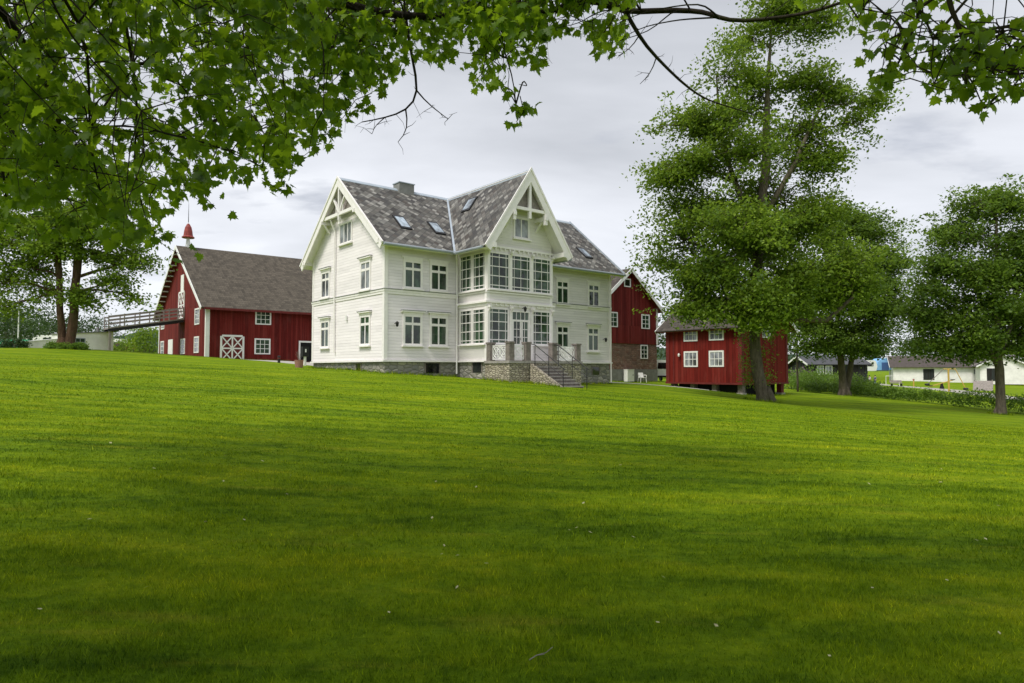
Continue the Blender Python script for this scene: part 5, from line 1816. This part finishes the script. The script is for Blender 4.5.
    # shrubs between bridge and barn
    for i, (px, Y, rx, rz, lab) in enumerate([(148, 92, 3.4, 4.6, 'grey-green bushy tree under the bridge, close to the barn corner'), (130, 96, 2.8, 3.2, 'grey-green bush under the middle of the barn bridge'), (116, 110, 2.6, 2.8, 'bright green bush right of the white outbuilding')]):
        b = mk(px, Y); b.z -= .1
        shrub('field_bush', b, rx, rx * .8, rz, .34, M['leaf_shrub'] if i == 2 else M['leaf_left'], lab, 'bush', None, 2600, seed=40 + i)
    # background trees at far left
    k = 0
    for (px, Y, r_, h) in [(-12, 120, 6, 10), (6, 110, 5, 7.5), (14, 150, 6, 8), (28, 170, 7, 9), (40, 165, 6, 9.5), (52, 175, 6, 8), (84, 180, 6, 8), (96, 190, 6, 7.5)]:
        b = mk(px, Y); b.z = at(px, 346, Y).z
        shrub('distant_tree', b, r_, r_, h, .55, M['leaf_far'], DIST_L[k], 'tree', 'distant trees on the left', 1700, seed=60 + k)
        k += 1
    # dark trees behind the right side
    k = 0
    for (px, Y, r_, h, py) in [(786, 150, 4.5, 9, 372), (905, 175, 5, 14, 372), (925, 190, 6, 12, 372), (872, 170, 3.0, 7, 370), (960, 200, 8, 16, 374), (1000, 190, 8, 16, 374), (1040, 180, 8, 16, 374), (760, 130, 5, 10, 372), (700, 110, 5, 9, 372), (672, 100, 4, 9, 374)]:
        b = mk(px, Y); b.z = at(px, py, Y).z
        shrub('background_tree', b, r_, r_, h, .6, M['leaf_far'], DIST_R[k], 'tree', 'background trees on the right', 1700, seed=80 + k)
        k += 1
    # slim young tree
    b = mk(797, 62)
    make_tree('young_tree', b, [[(0, 0, -.2, .10), (0, 0, 3, .08), (.1, 0, 6, .04), (.1, 0, 8.5, .02)]], [(0, 0, 6.2, 1.5, 1.5, 1.4), (.5, 0, 8.0, 1.4, 1.2, 1.2), (-.7, 0, 4.9, 1.1, 1.1, .9)], .2, M['leaf_tree'], M['bark'],
              'slim young tree between the storehouse corner and the forked tree', 'tree', clump=.5, per=24, twigs=1.3, seed=77)
    # shrubs in front of cabins
    k = 0
    for (px, Y, rx, rz) in [(793, 74, 1.7, 1.9), (806, 70, 1.9, 2.0), (818, 73, 1.8, 2.6), (830, 70, 1.8, 1.9), (858, 69, 1.6, 1.9), (867, 72, 1.5, 1.0), (877, 66, 1.6, .8), (888, 64, 1.5, .8)]:
        b = mk(px, Y)
        shrub('roadside_shrub', b, rx, rx, rz, .20, M['leaf_shrub'], SHRUBS[k], 'shrub', 'shrubs in front of the dark cabins', 1700, seed=100 + k)
        k += 1
    shrub('flowering_shrub', mk(803, 88), 2.4, 1.6, 2.0, .2, M['heather'], 'pinkish shrub in front of the left dark cabin', 'shrub', None, 1400, seed=7)
    # hedge along the road: counted as one clipped hedge
    root = empty('road_hedge', mk(900, 58), 0, 'long rough green hedge between the lawn and the gravel road', 'hedge')
    o0 = root.location
    ends = [(804, 65), (850, 61), (900, 56.5), (950, 52.5), (1000, 49.5), (1060, 46.5), (1120, 44)]
    C, st = [], MB()
    for i in range(len(ends) - 1):
        a, b = mk(*ends[i]), mk(*ends[i + 1])
        n = int((b - a).length * 26)
        for _ in range(n):
            t = rng.random()
            p = a.lerp(b, t)
            q = Vector((p.x + rng.gauss(0, .35), p.y + 1.0 + rng.uniform(-1.1, 1.1), 0))
            hz = (1.15 + .25 * math.sin(q.x * .9) * math.sin(q.x * .37 + 1)) * (1 - .35 * ((q.y - p.y - 1.0) / 1.1) ** 2)
            z = rng.random() ** .5 * hz
            gzz = g1(q.x, q.y)
            c = np.array([q.x - o0.x, q.y - o0.y, gzz + z - o0.z])
            C.append(c[None] + nrng.normal(0, 1, (26, 3)) * np.array([.22, .22, .13]))
    v, f = leaf_quads(np.concatenate(C), .15, .2, .4)
    mesh_np('foliage', v, f, M['leaf_shrub'], root)


DIST_L = ['dark far tree cut by the left edge of the photo', 'olive far tree just left of the white flagpole', 'low far tree behind the white flagpole', 'far tree right of the flagpole, leftmost of the row beyond the garden wall', 'tallest far tree of the row between flagpole and twin trunks',
          'far tree touching the left of the twin trunks', 'far tree touching the right of the twin trunks', 'far tree above the white outbuilding']
DIST_R = ['far tree seen just right of the storehouse corner', 'dark far tree left of the long white building', 'dark far tree rising behind the left of the long white building', 'small far tree by the white caravan on the slope', 'far tree behind the middle of the long white building',
          'far tree behind the right-hand tree trunk', 'far tree behind the low white cottage', 'far tree hidden behind the storehouse gable', 'far tree hidden behind the storehouse roof', 'green far tree in the gap between stone barn and storehouse']
SHRUBS = ['shrub nearest the storehouse corner pillar', 'shrub just right of the slim young tree', 'tallest shrub, below the gap between the two dark cabins', 'shrub touching the left of the forked trunk', 'shrub touching the right of the forked trunk',
          'low shrub below the two people', 'low shrub at the head of the road hedge', 'lowest shrub, merging into the road hedge']


# ------------------------------------------------------------------ overhanging maple
MAPLE_B = [(-200, 255), (0, 236), (40, 246), (70, 240), (100, 252), (130, 250), (150, 244), (165, 222), (180, 205), (200, 196), (225, 186), (250, 200), (268, 188), (288, 196), (298, 150), (312, 158), (330, 152), (345, 128),
           (362, 132), (378, 104), (400, 80), (420, 62), (450, 74), (468, 92), (490, 98), (505, 106), (520, 120), (535, 100), (545, 50), (560, 36), (585, 42), (600, 62), (625, 60), (632, 24), (640, 4), (700, -6), (790, -4), (800, 12), (830, 22), (848, 30), (862, 74),
           (872, 102), (885, 96), (905, 92), (915, 70), (930, 104), (950, 112), (965, 108), (985, 126), (996, 110), (1006, 98), (1016, 108), (1100, 112), (1250, 118)]
_bx = np.array([q[0] for q in MAPLE_B], float)
_by = np.array([q[1] for q in MAPLE_B], float)

# outline of one maple leaf (stem at origin, tip at +y), unit length
MLEAF = np.array([(0, 0), (.10, .06), (.34, -.06), (.30, .10), (.52, .16), (.40, .28), (.56, .52), (.34, .46), (.26, .54), (.20, .78), (.10, .72), (0, 1.0),
                  (-.10, .72), (-.20, .78), (-.26, .54), (-.34, .46), (-.56, .52), (-.40, .28), (-.52, .16), (-.30, .10), (-.34, -.06), (-.10, .06)], float)


def maple_leaves(P, size):
    """P (N,3) stem points; leaves hang from them"""
    n = len(P)
    d = nrng.normal(0, .55, (n, 3)); d[:, 2] -= .85
    d /= np.linalg.norm(d, axis=1)[:, None]
    nr = nrng.normal(0, 1, (n, 3)); nr[:, 2] += .7
    nr -= d * (nr * d).sum(1)[:, None]
    nr /= np.linalg.norm(nr, axis=1)[:, None]
    s = np.cross(d, nr)
    L = size * nrng.uniform(.55, 1.3, n)
    k = len(MLEAF)
    x, y = MLEAF[:, 0], MLEAF[:, 1]
    cup = nrng.uniform(-.5, .6, n)
    v = (P[:, None, :] + s[:, None, :] * (x[None, :, None] * L[:, None, None]) + d[:, None, :] * (y[None, :, None] * L[:, None, None])
         + nr[:, None, :] * ((-(x ** 2)[None, :] * .5 + (y ** 2)[None, :] * -1 * cup[:, None]) * L[:, None])[:, :, None])
    # fan triangles from an inner point keeps the concave outline intact
    c = P + d * (.30 * L)[:, None]
    allv = np.concatenate([v, c[:, None, :]], 1).reshape(-1, 3)
    base = (np.arange(n) * (k + 1))[:, None, None]
    tri = np.array([(i, (i + 1) % k, k) for i in range(k)])[None]
    f = (base + tri).reshape(-1, 3)
    return allv, f


def build_maple():
    bx, by = -4.2, -2.6
    base = Vector((bx, by, g1(bx, by) - .05))
    R = empty('maple_tree', base, 0, 'large maple whose leafy branches hang over the top of the photo', 'tree')
    loc = lambda p: Vector(p) - base
    tb = MB()
    tb.tube([loc((bx, by, base.z - .2)), loc((bx, by, base.z + .6)), loc((bx + .1, by, 2.8)), loc((bx + .3, by + .2, 5)), loc((bx + .2, by + .4, 8)), loc((bx, by + .2, 11))], [.62, .46, .40, .34, .22, .1], 16)
    tb.build('trunk', M['bark_dark'], R, smooth=True)
    boughs, allb, bare_runs = [], [], []

    def bough(pts, r0, r1, bare=False):
        q = []
        if allb and r0 < .03:       # side branches spring exactly from an existing one
            p0 = Vector(pts[0])
            pts = [min(allb, key=lambda z_: (z_ - p0).length)] + list(pts[1:])
        for i in range(len(pts) - 1):
            a, b = Vector(pts[i]), Vector(pts[i + 1])
            k = max(2, int((b - a).length / .22))
            for s in range(k):
                w = .02 if q else 0
                q.append(a.lerp(b, s / k) + Vector((rng.uniform(-w, w), rng.uniform(-w, w), rng.uniform(-w, w))))
        q.append(Vector(pts[-1]))
        # soften corners
        for _ in range(2):
            q = [q[0]] + [(q[i - 1] + q[i] * 2 + q[i + 1]) / 4 for i in range(1, len(q) - 1)] + [q[-1]]
        n = len(q)
        rad = [r0 + (r1 - r0) * (i / (n - 1)) ** .8 for i in range(n)]
        m = MB(); m.tube([loc(p) for p in q], rad, 8)
        m.build('bough', M['bark_dark'], R, smooth=True)
        allb.extend(q)
        if not bare: boughs.extend(q)
        else: bare_runs.append(q)
        return q
    t0 = Vector((bx + .2, by + .1, 4.2))
    t1 = Vector((bx + .3, by + .2, 5.2))
    bough([t0, (-4.6, 1.5, 4.6), at(-60, -40, 5.0), at(5, 10, 6.0), at(45, 82, 6.6), at(62, 102, 6.8), at(58, 128, 7.0), at(50, 136, 7.1), at(58, 160, 7.2), at(66, 190, 7.4)], .11, .018)
    bough([at(58, 128, 7.0), at(35, 142, 7.1), at(18, 155, 7.3), at(5, 180, 7.4)], .025, .010)
    b2 = bough([t1, (-2.5, 2.0, 5.9), at(290, -25, 6.6), at(340, 2, 7.2), at(404, 18, 7.6), at(450, 16, 7.9), at(486, 12, 8.1), at(530, 18, 8.3), at(560, 8, 8.4)], .12, .035)
    bough([at(556, 10, 8.4), at(590, -4, 8.0), at(623, 13, 7.6), at(660, 12, 7.4), at(694, 9, 7.3), at(712, 14, 7.2), at(726, 21, 7.2), at(764, 21, 7.1), at(800, 15, 7.0), at(844, 4, 6.9), at(880, -12, 6.8)], .045, .014)
    bough([at(634, 12, 7.6), at(637, 37, 7.7), at(655, 55, 7.8), at(680, 82, 7.9), at(700, 96, 8.0), at(717, 103, 8.0), at(755, 115, 8.1)], .028, .006, True)
    bough([at(410, 20, 7.6), at(412, 60, 7.7), at(420, 94, 7.8), at(408, 112, 7.8), at(385, 116, 7.9), at(362, 122, 8.0)], .020, .006, True)
    bough([at(419, 96, 7.8), at(432, 108, 7.8), at(448, 119, 7.8)], .010, .004, True)
    bough([at(405, 113, 7.8), at(410, 128, 7.8), at(398, 142, 7.8)], .010, .004, True)
    bough([at(384, 116, 7.9), at(376, 124, 7.9), at(372, 134, 7.9)], .007, .003, True)
    bough([at(656, 56, 7.8), at(650, 74, 7.8), at(640, 84, 7.8)], .008, .003, True)
    bough([at(640, 38, 7.7), at(628, 52, 7.7), at(618, 56, 7.7)], .008, .003, True)
    bough([t1, (-1.0, 1.2, 6.0), (1.2, 3.2, 5.4), at(820, -70, 4.4), at(950, -30, 4.2), at(948, 0, 4.2), at(957, 21, 4.2), at(968, 50, 4.2), at(966, 75, 4.2), at(964, 93, 4.2)], .09, .006)
    bough([at(820, -70, 4.4), at(900, -30, 4.5), at(925, 12, 4.5), at(912, 30, 4.5), at(905, 50, 4.5), at(895, 70, 4.5), at(888, 84, 4.5)], .02, .004)
    bough([at(912, 30, 4.5), at(893, 36, 4.5), at(876, 48, 4.5), at(868, 62, 4.5)], .008, .003)
    bough([at(925, 12, 4.5), at(936, 40, 4.5), at(928, 62, 4.4), at(934, 84, 4.4)], .008, .003)
    bough([at(966, 75, 4.2), at(975, 92, 4.2), at(984, 108, 4.2)], .006, .003)
    bough([at(880, -20, 4.5), at(868, 0, 4.6), at(858, 18, 4.6)], .008, .003)
    bough([at(950, -30, 4.2), at(1020, -20, 4.1), at(1060, 20, 4.0), at(1012, 62, 4.1), at(970, 52, 4.2)], .02, .006)
    bough([t1, (-3.0, .5, 6.8), (-1.5, 1.5, 7.5), (1.0, 2.0, 8.0), (3.5, 2.2, 8.2)], .10, .02)
    bough([(-3.6, 2.2, 5.4), at(120, -40, 6.4), at(128, 40, 6.8), at(140, 110, 7.1), at(132, 165, 7.3), at(142, 205, 7.4)], .05, .008)
    bough([(-2.5, 2.0, 5.9), at(220, -40, 7.0), at(232, 30, 7.4), at(215, 95, 7.7), at(226, 140, 7.9), at(208, 168, 8.0)], .045, .007)
    bough([at(404, 18, 7.6), at(340, 50, 8.0), at(300, 90, 8.3), at(270, 130, 8.6)], .022, .006)
    bough([at(486, 12, 8.1), at(500, 40, 8.3), at(512, 75, 8.5), at(516, 104, 8.6)], .016, .005)
    bough([(-4.2, 2.0, 4.7), at(-40, 60, 5.6), at(-10, 130, 5.9), at(10, 190, 6.1), at(4, 215, 6.2)], .04, .007)
    bough([(-4.2, 2.0, 4.7), at(60, -20, 5.0), at(95, 60, 5.4), at(85, 130, 5.6), at(100, 190, 5.8)], .035, .006)
    bough([t1, (-2.2, -.3, 6.2), (.4, 1.2, 6.5), (3.2, 2.2, 6.3)], .08, .02)  # unseen overhead boughs, added to carry the lawn-shading sprays
    bough([t1, (-3.2, .4, 6.0), (-1.6, 2.2, 6.4), (.6, 3.6, 6.5)], .07, .02)
    bough([t1, (-2.0, -2.4, 6.0), (1.0, -1.6, 6.4), (4.0, -.2, 6.4)], .08, .02)
    bough([t0, (-5.0, -.2, 5.6), (-5.4, 2.0, 6.2), (-5.0, 4.0, 6.6)], .08, .02)
    bough([t0, (-6, -1.5, 5.5), (-9, -.5, 6.4), (-11, 1, 6.8)], .10, .02)
    bough([t0, (-6.0, 2.5, 5.0), (-7.5, 6, 5.2), (-7.0, 9.5, 5.0)], .09, .02)
    bough([t1, (-3.2, 3.2, 6.4), (-2.9, 6.5, 6.5), (-2.6, 9.5, 6.2)], .09, .02)
    P, S = [], []
    tw = MB()
    # kinked leafless twigs on the dead branches
    for q in bare_runs + [b2[-12:]]:
        for i in range(2, len(q)):
            for _ in range(2):
                if rng.random() < .62:
                    p = q[i]
                    d = Vector((rng.uniform(-1, 1), rng.uniform(-.6, .6), rng.uniform(-1.0, .8))).normalized()
                    L_ = rng.uniform(.06, .26)
                    m1 = p + d * L_ * .5 + Vector((rng.uniform(-.02, .02), 0, rng.uniform(-.03, .02)))
                    e1 = m1 + (d + Vector((rng.uniform(-.6, .6), 0, rng.uniform(-.7, .2)))).normalized() * L_ * .5
                    tw.tube([loc(p), loc(m1), loc(e1)], [.004, .0028, .0014], 4, cap=False)
                    if rng.random() < .5:
                        e2 = m1 + Vector((rng.uniform(-1, 1), 0, rng.uniform(-1, .3))).normalized() * L_ * .35
                        tw.tube([loc(m1), loc(e2)], [.0024, .0012], 4, cap=False)
    # second-order branches that carry the sprays
    def sub(c):
        c = Vector(c)
        ds = sorted(range(0, len(boughs), 3), key=lambda i_: (boughs[i_] - c).length)[:4]
        s_ = boughs[rng.choice(ds)]
        v_ = c - s_
        if not .35 < v_.length < 3.4: return
        k_ = v_.length * .14
        a1 = s_.lerp(c, .33) + Vector((rng.uniform(-k_, k_), rng.uniform(-k_, k_), k_ * .8))
        a2 = s_.lerp(c, .68) + Vector((rng.uniform(-k_, k_), rng.uniform(-k_, k_), k_ * .5))
        pts = []
        ctrl = [s_, a1, a2, c]
        for i in range(3):
            for j in range(4):
                pts.append(ctrl[i].lerp(ctrl[i + 1], j / 4))
        pts.append(c)
        for _ in range(2):
            pts = [pts[0]] + [(pts[i - 1] + pts[i] * 2 + pts[i + 1]) / 4 for i in range(1, len(pts) - 1)] + [pts[-1]]
        r_ = .006 + .004 * v_.length
        tw.tube([loc(p) for p in pts], [r_ * (1 - .75 * i / (len(pts) - 1)) for i in range(len(pts))], 5, cap=False)
        newb.extend(pts[3:])
    newb = []
    for _ in range(330):
        px = rng.uniform(-160, 630)
        lim = float(np.interp(px, _bx, _by)) - 12
        sub(at(px, rng.uniform(-100, lim), rng.uniform(4.8, 9.6) if px < 330 else rng.uniform(6.6, 8.8)))
    right = [p for p in boughs if p.y > 3.0 and p.x > 1.2 and p.y < 5.2]
    for _ in range(16):
        px = rng.uniform(855, 1110)
        lim = float(np.interp(px, _bx, _by)) - 14
        sub(at(px, rng.uniform(-60, lim), rng.uniform(3.9, 4.7)))
    for _ in range(150):  # unseen branches overhead, added for the same lawn shade
        sub((rng.uniform(-7.5, 5), rng.uniform(-4, 4), rng.uniform(5.0, 7.6)))
    boughs.extend(newb)
    B = np.array([tuple(p) for p in boughs])

    def spray(c, L, nl, size, drop):
        """one twig: from nearest bough to c and beyond, with leaves"""
        d = np.linalg.norm(B - np.array(c), axis=1)
        near = np.nonzero(d < d.min() + .25)[0]
        j = int(near[rng.randrange(len(near))])
        src = Vector(B[j])
        c = Vector(c)
        out = (c - src)
        if out.length > 1.5: return
        if out.length < .05: out = Vector((rng.uniform(-1, 1), rng.uniform(-1, 1), -.3))
        dirn = out.normalized()
        tip = c + (dirn * .6 + Vector((rng.uniform(-.5, .5), rng.uniform(-.5, .5), -drop))).normalized() * L
        k_ = out.length * .16
        mid = src.lerp(c, .5) + Vector((rng.uniform(-k_, k_), rng.uniform(-k_, k_), rng.uniform(0, k_)))
        pts = [src, mid, c, c.lerp(tip, .5) + Vector((0, 0, .03)), tip]
        ok, tt = [], []
        for _ in range(nl):
            t = rng.random() ** .7
            tt.append(t)
            a = c.lerp(tip, t)
            off = Vector((rng.gauss(0, .09), rng.gauss(0, .09), rng.gauss(0, .06) - .01)) * (size / .13)
            ok.append(a + off)
        A_ = np.array([tuple(q) for q in ok])
        px, py, dd = project(A_ - np.array([0, 0, size * .75]))
        lim = np.interp(px, _bx, _by)
        keep = (dd < .3) | (py < lim)
        A_ = A_[keep]
        tm = max([q for q, kk in zip(tt, keep) if kk], default=0)
        tip = c.lerp(tip, tm)
        pts[3] = c.lerp(tip, .5) + Vector((0, 0, .02)); pts[4] = tip
        if len(A_) < max(2, nl * .25): return
        tw.tube([loc(p) for p in pts], [.0055, .0042, .0032, .0022, .0014], 4, cap=False)
        P.append(A_); S.append(np.full(len(A_), size))
    # upper-left mass
    n = 0
    while n < 3000:
        px = rng.uniform(-160, 640)
        lim = float(np.interp(px, _bx, _by))
        py = rng.uniform(-110, lim)
        Y = rng.uniform(4.8, 9.8) if px < 330 else rng.uniform(6.4, 9.0)
        n += 1
        c = at(px, py, Y)
        edge = lim - py
        if mnoise.noise(c * 1.05) < -.10 and rng.random() < .9: continue
        if edge < 60 and mnoise.noise(c * 1.9 + Vector((5, 5, 5))) < .02 + .10 * (1 - edge / 60): continue
        spray(c, rng.uniform(.25, .5), rng.randint(10, 17), .100, rng.uniform(.3, .9))
    # right-hand hanging sprays (nearer)
    RB = [p for p in boughs if 3.0 < p.y < 5.4 and p.x > 1.6]
    qx_, qy_, _d = project(np.array([tuple(p) for p in RB]))
    RV = [p for p, a_, b_ in zip(RB, qx_, qy_) if 845 < a_ < 1100 and -40 < b_ < 125]
    for _ in range(210):
        c = rng.choice(RV) + Vector((rng.gauss(0, .16), rng.gauss(0, .2), rng.gauss(-.02, .12)))
        qx, qy, _d = project(np.array([tuple(c)]))
        if qy[0] > np.interp(qx[0], _bx, _by) - 4 or mnoise.noise(c * 3.2) < -.14: continue
        spray(c, rng.uniform(.08, .2), rng.randint(4, 7), .082, rng.uniform(.2, .8))
    for _ in range(26):
        px = rng.uniform(790, 880)
        spray(at(px, rng.uniform(-60, 10), rng.uniform(4.4, 7)), rng.uniform(.12, .3), rng.randint(3, 6), .10, .3)
    # unseen sprays overhead and behind the camera, added to shade the near lawn
    for _ in range(2700):
        spray((rng.uniform(-8, 5.5), rng.uniform(-4, 3.6), rng.uniform(5.0, 7.6)), rng.uniform(.3, .6), 11, .14, .3)
    for _ in range(900):
        j = rng.randrange(len(B))
        if B[j][1] > 3.0: continue
        c = B[j] + np.array([rng.gauss(0, .9), rng.gauss(0, .9), abs(rng.gauss(.2, .7))])
        spray(c, rng.uniform(.3, .6), 11, .14, .3)
    # a few long hanging shoots below the main edge of the foliage
    for pl in ([(142, 205), (150, 232), (166, 247), (184, 256)], [(200, 180), (206, 198), (216, 209)], [(262, 178), (276, 188), (286, 192)], [(520, 96), (524, 112), (516, 122)]):
        q = [at(x_, y_, 7.4) for x_, y_ in pl]
        tw.tube([loc(p) for p in q], [.006 - .0012 * i for i in range(len(q))], 5, cap=False)
        for _ in range(6 * len(q)):
            i = rng.randrange(1, len(q))
            p = q[i - 1].lerp(q[i], rng.random() * .5 + .5)
            P.append(np.array([[p.x + rng.gauss(0, .07), p.y + rng.gauss(0, .07), p.z + rng.gauss(.03, .05)]])); S.append(np.array([.105]))
    tw.build('twigs', M['bark_dark'], R)
    PP = np.concatenate(P); SS = np.concatenate(S)
    v, f = maple_leaves(PP, SS)
    v -= np.array(base)
    mesh_np('foliage', v, f, M['leaf_maple'], R)


# ------------------------------------------------------------------ small things
def build_edge_grass():
    P = []

    def line(a, b, off, n):
        a, b = Vector(a), Vector(b)
        d = (b - a); L_ = d.length; d.normalize()
        o = Vector((d.y, -d.x, 0))
        for _ in range(int(L_ * n)):
            q = a + d * rng.uniform(0, L_) + o * (off + abs(rng.gauss(0, .12)))
            P.append((q.x, q.y, rng.uniform(.06, .20)))

    def ring(x, y, r_, n):
        for _ in range(n):
            a = rng.uniform(0, 6.283); q = r_ * (1 + abs(rng.gauss(0, .18)))
            P.append((x + q * math.cos(a), y + q * math.sin(a), rng.uniform(.05, .20)))
    line(hw(0, 8.5), hw(0, 0), .02, 90)
    line(hw(0, 0), hw(4.1, 0), .02, 90)
    line(hw(4.1, -2.5), hw(4.1, -4.5), .02, 110)
    line(hw(4.1, -4.5), hw(5.3, -4.5), .02, 110)
    line(hw(5.3, -4.5), hw(5.3, -6.7), .02, 110)
    line(hw(8.8, 0), hw(15.9, 0), .02, 90)
    O = Vector((-26.53, 58.0, 0))
    line(O + VV * 18, O, .02, 70); line(O, O + FV * 7.5, .02, 90)
    O = Vector((17.13, 50.0, 0))
    line(O + VV * 6.9, O, .1, 60); line(O, O + FV * 6.6, .1, 70)
    line(Vector((7.22, 57, 0)), Vector((7.22, 57, 0)) + FV * 8.1, .02, 80)
    for px, Y, r_ in ((760, 38, .75), (845, 60, .6), (998, 45, .55), (66, 45, .8)):
        x = (px - 512) / FPX * Y
        ring(x, Y, r_, 420)
    P_ = np.array(P)
    n = len(P_)
    z = bilinear_ground(P_[:, 0], P_[:, 1])
    h = P_[:, 2]
    a = nrng.uniform(0, 6.283, n); la = nrng.uniform(0, 6.283, n)
    base = np.stack([P_[:, 0], P_[:, 1], z - .01], 1)
    side = np.stack([np.cos(a), np.sin(a), np.zeros(n)], 1) * .014
    tip = base + np.stack([np.cos(la) * h * .45, np.sin(la) * h * .45, h], 1)
    v = np.stack([base - side, base + side, tip], 1).reshape(-1, 3)
    o = mesh_np('uncut_grass', v, np.arange(3 * n).reshape(n, 3), M['grass'])
    tag(o, 'longer uncut grass along the feet of walls and tree trunks', 'grass', kind='stuff')


def build_small():
    # pale fallen leaves / petals on the near lawn
    me = None
    lf = MB()
    lf.add([(-.012, 0, 0), (0, -.022, .003), (.014, 0, .006), (.003, .024, .002)], [(0, 1, 2, 3)])
    first = lf.build('fallen_leaf', M['pale_dead_leaf'])
    tag(first, 'pale fallen leaf scrap lying on the mown lawn', 'leaf', 'pale leaf scraps scattered on the lawn')
    for k in range(64):
        o = first if k == 0 else first.copy()
        if k: COL.objects.link(o)
        Y = rng.uniform(3.4, 12)
        px = rng.uniform(-60, 1090)
        x = (px - 512) / FPX * Y
        s = .45 + Y * .075
        o.location = (x, Y, g1(x, Y) + .034)
        o.rotation_euler = (rng.uniform(-.5, .5), rng.uniform(-.5, .5), rng.uniform(0, 6.28))
        o.scale = (s, s, s)
    p = ground_pt(540, 3.62)
    t = MB()
    q = [Vector((-.06, -.03, 0)), Vector((-.02, .0, .012)), Vector((.03, .035, .01)), Vector((.07, .09, .018))]
    t.tube(q, [.003, .0026, .002, .0015], 5); t.tube([q[1], q[1] + Vector((.04, -.015, .01))], [.002, .001], 4)
    o = t.build('fallen_twig', M['greywood'], loc=(p.x, p.y, p.z + .03))
    tag(o, 'thin grey twig lying in the grass at the bottom of the photo', 'twig')
    # bollard, post and pot near the villa's left corner
    p = ground_pt(279, 50)
    b = empty('bollard', p, 0, 'short dark brown bollard at the edge of the gravel in front of the barn', 'bollard')
    MB().lathe([(.10, -.1), (.10, .42), (.12, .44), (.11, .50), (.04, .54)], (0, 0, 0), 12).build('body', M['iron'], b)
    MB().lathe([(.103, 0), (.103, .06)], (0, 0, .32), 12).build('reflector_band', M['oldred'], b)
    p = ground_pt(305, 47.5)
    b = empty('mailbox_post', p, A, 'pale post carrying a dark sign box in front of the barn doorway', 'post')
    MB().box(-.07, .07, -.07, .07, -.1, .65).build('post', M['plaster'], b)
    MB().box(-.24, .24, -.13, .13, .65, 1.35).build('sign_box', M['iron'], b)
    MB().box(-.05, .05, -.135, -.131, .95, 1.18).build('white_mark', M['white'], b)
    p = hw(-.9, 8.2); p.z = g1(p.x, p.y)
    b = empty('flower_tub', p, A, 'reddish granite tub with a dry plant at the villa back corner', 'planter')
    MB().lathe([(.20, -.1), (.24, .35), (.26, .42), (.22, .43)], (0, 0, 0), 14).build('pot', M['terracotta'], b)
    m = MB()
    for k in range(18):
        a = rng.uniform(0, 6.28); r_ = rng.uniform(.08, .25)
        m.tube([(0, 0, .4), (math.cos(a) * r_, math.sin(a) * r_, rng.uniform(.6, .95))], [.008, .003], 4, cap=False)
    m.build('plant', M['greywood'], b)


build_ground()
draped('gravel_yard', [(-24.5, 57.6, 0), (-19.0, 54.2, 0), (-14.5, 48.5, 0), (-11.5, 44, 0)], [(-22, 62.0, 0), (-16, 66, 0), (-11, 60, 0), (-8, 52, 0)], M['gravel'], .04, 1.0)
draped('gravel_path', [(5.9, 46.0, 0), (8.0, 47.6, 0), (10.8, 46.3, 0), (13.6, 46.2, 0)], [(6.6, 48.8, 0), (8.6, 49.2, 0), (11.2, 47.8, 0), (13.7, 47.3, 0)], M['gravel'], .04, .6)
build_hills()
build_villa()
build_barn()
build_store_barn()
build_storehouse()
build_far_left()
build_far_right()
build_trees()
build_maple()
build_grass()
build_edge_grass()
build_small()
